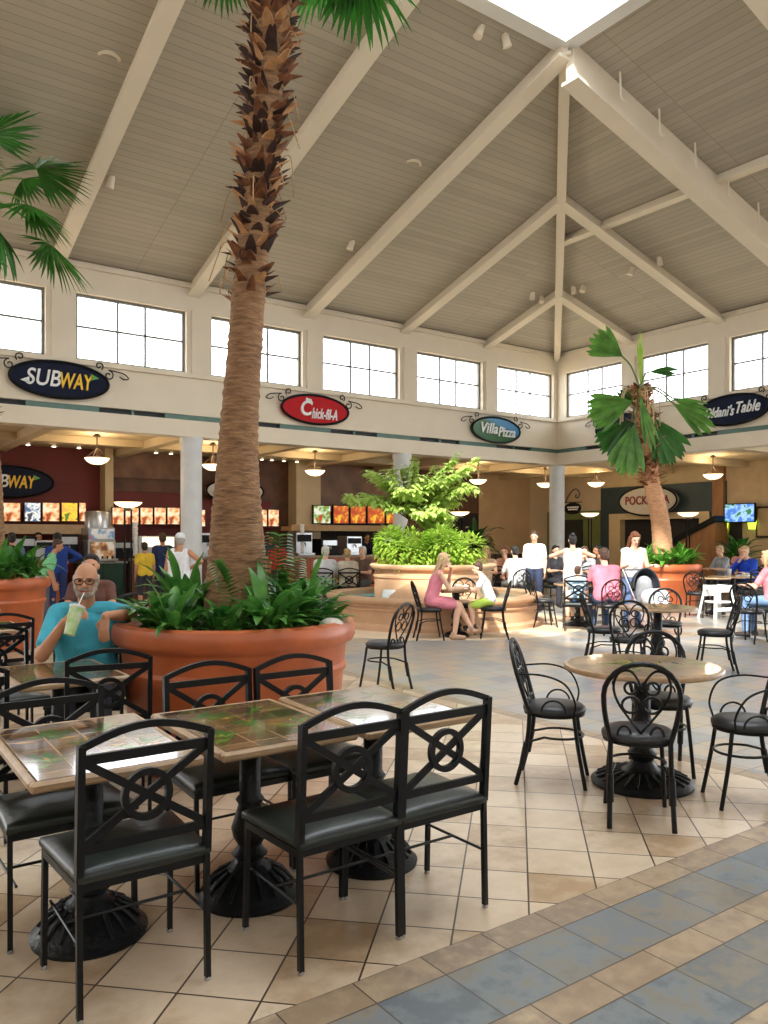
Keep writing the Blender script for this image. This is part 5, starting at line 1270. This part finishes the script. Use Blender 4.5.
    if cap:
        m = MB(); cmx = M('cap_%d' % cap[0], cap, .8, 0, .1); m.ellipsoid(hd(0, -.012, .052), (.089 * k, .104 * k, .082 * k), 18, 12, HR); m.prism([(-.07, .0), (.07, .0), (.05, .012), (-.05, .012)], 0, .001)
        m.capsule(hd(-.035, .10, .045), .012 * k, hd(.035, .10, .045), .012 * k); m.capsule(hd(-.035, .14, .035), .010 * k, hd(.035, .14, .035), .010 * k); m.capsule(hd(-.05, .085, .05), .012, hd(-.02, .15, .034), .010); m.capsule(hd(.05, .085, .05), .012, hd(.02, .15, .034), .010); m.capsule(hd(0, .085, .05), .014, hd(0, .15, .034), .012)
        remesh(m, 'cap', cmx, .008, 2, t)
    m = MB()
    for sx in (-1, 1): m.ellipsoid(hd(sx * .031, .079, .012), (.0115 * k, .009 * k, .0075 * k), 10, 6, HR)
    m.build('eyes', EYE, t)
    m = MB(); m.capsule(hd(-.02, .090, -.056), .0055 * k, hd(.02, .090, -.056), .0055 * k, 8); m.build('mouth', LIP, t)
    return t, hd, arms, Rw
# ---- the man in teal
mx, my = -2.03, 5.47
man, hd, arms, Rw = human('older bearded man in a teal shirt and glasses drinking from a cup', mx, my, .30, -1, True, 1.72, .50, .10, 'tan', (66, 166, 188), .75, (70, 74, 84), 1.0, ('grey', 'balding'), (-.05, -.12),
    armL=(V((-1.70, 5.36, 1.035)), V((-1.775, 5.10, 1.055)), (0, .1, -1), .35, (-.06, -.18, -.95)), armR=(V((-2.19, 5.12, .80)), V((-2.02, 5.06, 1.02)), (.7, .4, .1), .9, (.75, -.05, .42)), vox=.0065, girth=1.12, detail=True)
bm_ = MB()
for a, b, r0, r1 in (((-.056, .043, -.05), (-.038, .07, -.083), .016, .018), ((.056, .043, -.05), (.038, .07, -.083), .016, .018), ((-.038, .07, -.083), (.038, .07, -.083), .02, .02), ((-.03, .094, -.043), (.03, .094, -.043), .010, .010), ((-.068, .02, -.01), (-.058, .045, -.05), .012, .018), ((.068, .02, -.01), (.058, .045, -.05), .012, .018), ((0, .074, -.085), (0, .070, -.10), .02, .016)): bm_.capsule(hd(*a), r0, hd(*b), r1)
remesh(bm_, 'beard', M('beard_grey', (164, 150, 138), .7, 0, .25, 40, bump=.5, bscale=90), .006, 2, man)
m = MB()
for sx in (-1, 1):
    m.tube([hd(sx * .033 + .027 * math.cos(a), .102, .010 + .020 * math.sin(a)) for a in [2 * PI * i / 20 for i in range(20)]], .0035, 6, True); m.tube([hd(sx * .060, .102, .016), hd(sx * .078, .06, .016), hd(sx * .080, -.005, .010)], .003, 6)
m.tube([hd(-.008, .104, .012), hd(.008, .104, .012)], .003, 6); m.build('glasses', M('glasses_frame', (60, 40, 30), .3, 0, .1), man)
cupc = V((-1.945, 5.02, 1.05)); ct = thing('drink_cup', 'lime and white paper cup with a straw held by the man in teal', 'cup', (0, 0, 0))
tip = man.matrix_world if False else None
import mathutils
mouth_w = V((mx, my, 0)) + Matrix.Rotation(facing(.30, -1), 3, 'Z') @ hd(0, .12, -.06)
bot = V((-1.965, 4.99, .945)); top = V((-1.935, 5.05, 1.115)); ax = (top - bot).normalized(); rot = ax.to_track_quat('Z', 'Y'); ct.location = bot; ct.rotation_euler = rot.to_euler(); L = (top - bot).length
m = MB(); m.lathe([(0, .002), (.033, 0), (.045, L)], n=24, close=False); m.build('cup', M('lime_cup', (150, 196, 84), .5, 0, .25, 16, col2=(226, 232, 214)), ct, 40)
m = MB(); m.lathe([(.047, L - .006), (.049, L), (.047, L + .008), (.03, L + .014), (0, L + .014)], n=24, close=False); m.build('lid', WHITEC, ct, 40)
inv = rot.to_matrix().inverted(); m = MB(); m.tube([V((0, 0, L)), inv @ (mouth_w - bot)], .0035, 8); m.build('straw', M('straw_white', (230, 226, 220), .4, 0, .03), ct)
# ---- girl and child at the fountain
human('girl with long blonde hair in a pink strappy dress on a bistro chair', .72, 12.22, 1, .12, True, 1.62, .50, .28, 'fair', (232, 140, 156), 0, (226, 120, 140), .5, ('blonde', 'long'), (0, -.25), 'mouth', 'table', dress=True, vox=.009, girth=.88,
      legs=[((.09, .42, .53), (.12, .34, .09)), ((-.06, .44, .54), (.06, .62, .17))], chair=False)
human('child in a white shirt and lime shorts leaning over the small fountain table', 1.64, 12.36, -1, .12, True, 1.32, .50, .35, 'fair', (240, 240, 240), .6, (190, 220, 90), .45, ('brown', 'short'), (.0, -.2), 'table', 'table', vox=.009, legs=[((.09, .30, .50), (.10, .28, .20)), ((-.09, .30, .50), (-.10, .26, .20))], chair=False)
# ---- around the table beyond
human('man in a pink shirt sitting with his back to us on a wire chair', 3.61, 12.95, -.05, 1, True, 1.74, .50, .22, 'fair', (216, 118, 136), .7, (60, 80, 110), 1, ('brown', 'short'), (.1, -.2), 'table', 'table', girth=1.15, chair=False)
human('small child in pale blue beside the pink shirt man', 3.22, 13.28, .2, 1, True, 1.15, .45, .1, 'fair', (170, 206, 226), .6, (70, 90, 130), .5, ('brown', 'short'), (-.4, 0), 'table', 'down', girth=.95, legs=[((.08, .26, .48), (.08, .25, .2)), ((-.08, .26, .48), (-.08, .25, .2))])
human('woman in a pale strapless dress seen from behind with both elbows spread', 3.62, 15.35, .1, 1, False, 1.62, .46, .0, 'fair', (236, 222, 214), 0, (236, 222, 214), .5, ('black', 'bun'), (0, 0), 'up', 'up', dress=True)
human('woman with long auburn hair in a patterned grey top pushing the stroller', 4.30, 13.85, .1, -1, False, 1.66, .46, .12, 'fair', (206, 204, 206), .05, (90, 110, 150), 1, ('auburn', 'long'), (0, -.45), 'push', 'push')
human('young man in a white tee walking before the corner column', 3.22, 17.1, -.35, -1, False, 1.70, .46, .03, 'fair', (238, 240, 242), .7, (52, 64, 92), 1, ('brown', 'short'), (0, -.15))
human('man in a pale shirt sitting with his back to us behind the fountain', 2.83, 17.0, -.25, 1, True, 1.72, .50, .15, 'fair', (222, 226, 230), .8, (120, 116, 106), 1, ('black', 'short'), (0, -.1), 'table', 'table', girth=1.05, chair=False)
human('blonde woman sitting behind the fountain planter wall', 2.25, 17.6, -.2, -1, True, 1.66, .50, .1, 'fair', (226, 190, 160), .3, (90, 80, 80), 1, ('blonde', 'long'), (0, -.1), 'table', 'table')
human('person with brown hair in a peach top leaning on the table behind the fountain', 2.75, 17.9, -.6, -1, True, 1.68, .50, .2, 'fair', (216, 160, 130), .6, (90, 80, 80), 1, ('auburn', 'short'), (.3, -.1), 'mouth', 'table')
human('person in a black top sitting before the corner column', 3.9, 18.3, .3, -1, True, 1.7, .50, .05, 'fair', (40, 40, 46), .7, (50, 50, 60), 1, ('black', 'short'), (0, 0), 'table', 'table')
human('person in a grey top seated before the olive wall', 4.55, 18.0, -.5, -.8, True, 1.68, .50, .15, 'fair', (150, 152, 158), .8, (60, 60, 70), 1, ('brown', 'long'), (.2, -.1), 'table', 'mouth')
human('person in a dark shirt seated near the dark shop opening', 5.1, 18.7, -1, -.3, True, 1.72, .50, .15, 'tan', (70, 60, 60), .8, (60, 60, 70), 1, ('black', 'short'), (0, -.1), 'table', 'table')
# ---- far diners by the small palm
human('person in a bright blue top seated at the dark table', 7.87, 17.25, -.8, -.5, True, 1.72, .50, .18, 'fair', (30, 76, 206), 1.7, (50, 60, 80), 1, ('blonde', 'short'), (.3, -.2), 'table', 'mouth', girth=1.1)
human('person in pink with jeans cut by the picture edge', 6.0, 12.3, -.6, .8, True, 1.66, .50, .12, 'fair', (232, 140, 150), .7, (110, 140, 180), 1, ('blonde', 'long'), (0, 0), 'table', 'table')
human('person in a white top reaching over a table behind the high chair', 7.15, 19.75, -.4, -.9, True, 1.68, .50, .3, 'fair', (226, 222, 216), 1.6, (70, 70, 80), 1, ('auburn', 'tail'), (0, -.3), 'table', 'table')
human('person in a grey top seated past the white topped diner', 8.2, 19.3, -.9, -.3, True, 1.68, .50, .15, 'fair', (160, 166, 172), .8, (70, 70, 80), 1, ('blonde', 'short'), (0, -.1), 'table', 'table')
human('person in a peach top seated below the TV', 8.9, 19.9, -.5, -.8, True, 1.66, .50, .1, 'fair', (222, 150, 140), .7, (70, 70, 80), 1, ('brown', 'long'), (0, -.1), 'table', 'table')
# ---- towards the shops
human('woman in a white vest and white cap seen from behind near the white column', -3.46, 13.5, .15, 1, False, 1.64, .46, .05, 'tan', (236, 238, 242), .0, (190, 190, 190), .5, ('grey', 'short'), (.2, 0), 'down', 'hip', cap=(234, 234, 236), girth=1.1)
p = hall(plane_s(145, -1.2), -1.2); human('child in a yellow top at the counter', p.x, p.y, -.5, .8, False, 1.46, .46, .05, 'tan', (232, 196, 60), .6, (60, 60, 70), .5, ('black', 'short'))
p = hall(plane_s(163, -1.4), -1.4); human('person in a navy top queueing at the brown counter', p.x, p.y, -.5, .8, False, 1.66, .46, .03, 'tan', (34, 50, 96), .7, (50, 50, 60), 1, ('brown', 'short'))
p = hall(plane_s(44, .3), .3); human('person in a mint green shirt bending behind the side planter', p.x, p.y, .9, .3, False, 1.56, .46, .35, 'tan', (130, 206, 150), .8, (90, 96, 110), 1, ('brown', 'short'), (0, -.3))
p = hall(plane_s(58, -1.2), -1.2); human('person in royal blue with a pale bag at the shop counter', p.x, p.y, -.5, .8, False, 1.66, .46, .05, 'tan', (30, 62, 140), 1.6, (34, 50, 100), 1, ('black', 'short'), armR='hip')
p = hall(plane_s(12, -1.6), -1.6); human('person in a denim blue shirt queueing behind the planter leaves', p.x, p.y, -.5, .8, False, 1.66, .46, .03, 'tan', (96, 116, 150), .8, (50, 50, 60), 1, ('black', 'short'))
p = hall(plane_s(270, -4.0), -4.0); human('shop worker in navy beside the tall palm trunk', p.x, p.y, .5, -.8, False, 1.66, .46, .03, 'tan', (34, 58, 104), .7, (40, 40, 50), 1, ('black', 'short'), apron=(200, 60, 60))
p = hall(plane_s(278, -1.6), -1.6); human('customer in red behind the palm trunk', p.x, p.y, -.5, .8, False, 1.55, .46, .03, 'tan', (190, 40, 40), .7, (60, 50, 50), 1, ('brown', 'short'))
p = hall(plane_s(366, -3.9), -3.9); human('shop worker in dark blue under the chicken menus', p.x, p.y, .5, -.8, False, 1.68, .46, .03, 'tan', (34, 44, 84), .7, (40, 40, 50), 1, ('black', 'short'))
p = hall(plane_s(38, -4.0), -4.0); human('shop worker in black behind the red shop counter', p.x, p.y, .5, -.8, False, 1.68, .46, .03, 'tan', (50, 48, 52), .7, (40, 40, 50), 1, ('black', 'short'))
human('grey haired man in a pale shirt sitting behind the fountain with his back to us', -1.22, 16.4, .2, 1, True, 1.72, .50, .1, 'fair', (222, 222, 226), .8, (140, 140, 140), 1, ('white', 'short'), (0, 0), 'table', 'table', girth=1.1)
human('person in a cream top sitting beside the grey haired man', -.74, 16.45, -.2, 1, True, 1.6, .50, .15, 'fair', (226, 214, 196), .7, (140, 140, 140), 1, ('blonde', 'short'), (.2, 0), 'table', 'table')
human('pale haired person seated by the fountain planter wall', -.45, 17.55, -.4, -.9, True, 1.68, .50, .05, 'fair', (120, 96, 86), .7, (90, 90, 90), 1, ('white', 'short'), (0, 0), 'table', 'table')
human('person behind the man in teal, shoulders just showing', -3.05, 8.35, .2, -1, True, 1.70, .50, .0, 'tan', (96, 60, 50), .5, (60, 60, 60), 1, ('black', 'short'), (0, 0), 'table', 'table')
# stroller
t = thing('stroller', 'grey stroller with a dark hood and a white cloth behind the wire chairs', 'stroller', (4.33, 12.95, 0), .25)
GF = M('grey_fabric', (150, 152, 156), .8, 0, .1, 12); DF = M('dark_hood', (44, 48, 56), .7, 0, .15, 12)
m = MB()
for sx in (-1, 1): m.tube([(sx * .25, .45, 1.02), (sx * .24, .1, .55), (sx * .25, -.32, .1)], .014); m.tube([(sx * .24, .12, .6), (sx * .25, .32, .1)], .014)
m.tube([(-.25, .45, 1.02), (.25, .45, 1.02)], .016); m.tube([(-.25, -.32, .12), (.25, -.32, .12)], .012); m.build('frame', STEEL, t)
m = MB()
for k in range(9):
    a0 = -.25 + k * .21; R2 = [V((.25 * math.cos(PI * j / 10), .12 + .30 * math.sin(PI * j / 10) * math.cos(a0), .74 + .33 * math.sin(PI * j / 10) * math.sin(a0))) for j in range(11)]
    m.v += R2
for k in range(8):
    for j in range(10): m.face((k * 11 + j, k * 11 + j + 1, k * 11 + 12 + j, k * 11 + 11 + j))
hd_ = m.build('hood', DF, t); hd_.modifiers.new('thick', 'SOLIDIFY').thickness = .02
m = MB(); m.capsule((0, .15, .50), .17, (0, -.12, .44), .15); m.capsule((0, .22, .62), .15, (0, .22, .8), .13); m.build('seat', GF, t)
m = MB(); m.capsule((-.1, -.1, .60), .14, (.1, -.1, .60), .14); m.capsule((-.1, -.24, .46), .1, (.1, -.24, .46), .1); m.build('cloth', M('white_cloth', (232, 232, 232), .85, 0, .05, 8, bump=.4), t, 60)
for sx in (-1, 1):
    for y in (-.32, .32):
        m = MB(); m.tube([(sx * .27, y + .09 * math.cos(a), .1 + .09 * math.sin(a)) for a in [2 * PI * i / 20 for i in range(20)]], .014, 8, True)
        for q in range(3): m.tube([(sx * .27, y - .09 * math.cos(q * 1.05), .1 - .09 * math.sin(q * 1.05)), (sx * .27, y + .09 * math.cos(q * 1.05), .1 + .09 * math.sin(q * 1.05))], .005, 5)
        m.build('wheel', BLKB, t)
# things on tables
def cup(x, y, z, label, col=(236, 236, 232), h=.14):
    t = thing('paper_cup', label, 'cup', (x, y, z)); m = MB(); m.lathe([(0, 0), (.03, 0), (.042, h)], n=18, close=False); m.build('cup', M('cup_%d' % col[0], col, .5, 0, .05), t, 40)
    m = MB(); m.lathe([(.044, h - .004), (.045, h + .006), (0, h + .01)], n=18, close=False); m.build('lid', WHITEC, t, 40)
def tray(x, y, z, rz, label, col=(240, 236, 230)):
    t = thing('food_tray', label, 'tray', (x, y, z), rz); m = MB(); m.box((0, 0, .008), (.34, .24, .014)); m.box((0, .12, .016), (.35, .012, .02)); m.box((0, -.12, .016), (.35, .012, .02)); m.build('tray', M('tray_%d' % col[0], col, .5, 0, .05), t, 0)
    m = MB(); m.capsule((-.06, 0, .04), .03, (.03, .02, .045), .03); m.ellipsoid((.09, -.03, .04), (.045, .04, .03)); m.build('wrapped_food', M('wrapped', (236, 226, 206), .7, 0, .15, 14, bump=.5), t, 60)
tray(1.18, 12.5, .754, .3, 'pale food tray on the small table between the girl and the child')
cup(1.02, 12.62, .754, 'white cup on the small fountain table'); cup(3.35, 14.0, .754, 'white cup on the round table before the pink shirt man'); tray(3.6, 14.15, .754, 1.2, 'pale tray on the round table before the pink shirt man')
tray(7.55, 16.75, .753, .8, 'pale tray before the person in bright blue'); cup(7.3, 16.9, .753, 'white cup before the person in bright blue'); tray(-1.08, 17.0, .753, .2, 'pale tray on the table of the grey haired couple'); cup(-3.55, 7.3, .753, 'white cup on the dark table nearest behind the man in teal'); cup(-3.3, 9.55, .753, 'white cup on the dark table between the planters')
# ================================================================ LIGHT AND CAMERA
w = bpy.data.worlds.new('sky'); scene.world = w; w.use_nodes = True
bg_ = w.node_tree.nodes['Background']; bg_.inputs[0].default_value = (.93, .97, 1.0, 1); bg_.inputs[1].default_value = SKY_STRENGTH
sun = bpy.data.lights.new('sun', 'SUN'); sun.energy = SUN_E; sun.angle = math.radians(2.0); sun.color = (1, .95, .86)
so = bpy.data.objects.new('sun', sun); COL.objects.link(so)
dirv = E1 * 7.3 - E2 * 5.5 + V((0, 0, -9.0)); so.rotation_euler = dirv.to_track_quat('-Z', 'Y').to_euler(); so.location = (0, 0, 30)
def portal(t, s_, z, sx, sy, d):
    l = bpy.data.lights.new('daylight_portal', 'AREA'); l.shape = 'RECTANGLE'; l.size = sx; l.size_y = sy; l.cycles.is_portal = True
    o = bpy.data.objects.new('daylight_portal', l); COL.objects.link(o); o.location = hall(t, s_, z); o.rotation_euler = V(d).to_track_quat('-Z', 'Y').to_euler(); return o
o = portal(12.15, 11.25, ZR + .55, 8.0, 7.4, (0, 0, -1)); o.rotation_euler = (0, 0, HALL_ROT)
zm = (ZS + ZW) / 2
portal(12.1, -.02, zm, 24, 1.26, E2); portal(-.02, 11.2, zm, 22, 1.26, -E1); portal(12.1, 22.48, zm, 24, 1.26, -E2); portal(24.28, 11.2, zm, 22, 1.26, E1)
cam = bpy.data.cameras.new('camera'); co = bpy.data.objects.new('camera', cam); COL.objects.link(co); scene.camera = co
cam.sensor_fit = 'VERTICAL'; cam.sensor_height = 36.0; cam.sensor_width = 27.0; cam.lens = FPX * 36.0 / 1024.0; cam.shift_y = (HOR - 512.0) / 1024.0
cam.clip_start = .05; cam.clip_end = 200
co.location = (0, 0, CAM_H); co.rotation_euler = (PI / 2, 0, 0)
vs = scene.view_settings; vs.view_transform = 'Standard'; vs.look = 'None'; vs.gamma = 1.0; vs.use_curve_mapping = False; vs.exposure = EXPOSURE
scene.cycles.use_denoising = True; scene.cycles.max_bounces = 8; scene.cycles.diffuse_bounces = 4; scene.cycles.transparent_max_bounces = 12; scene.cycles.sample_clamp_indirect = 6.0
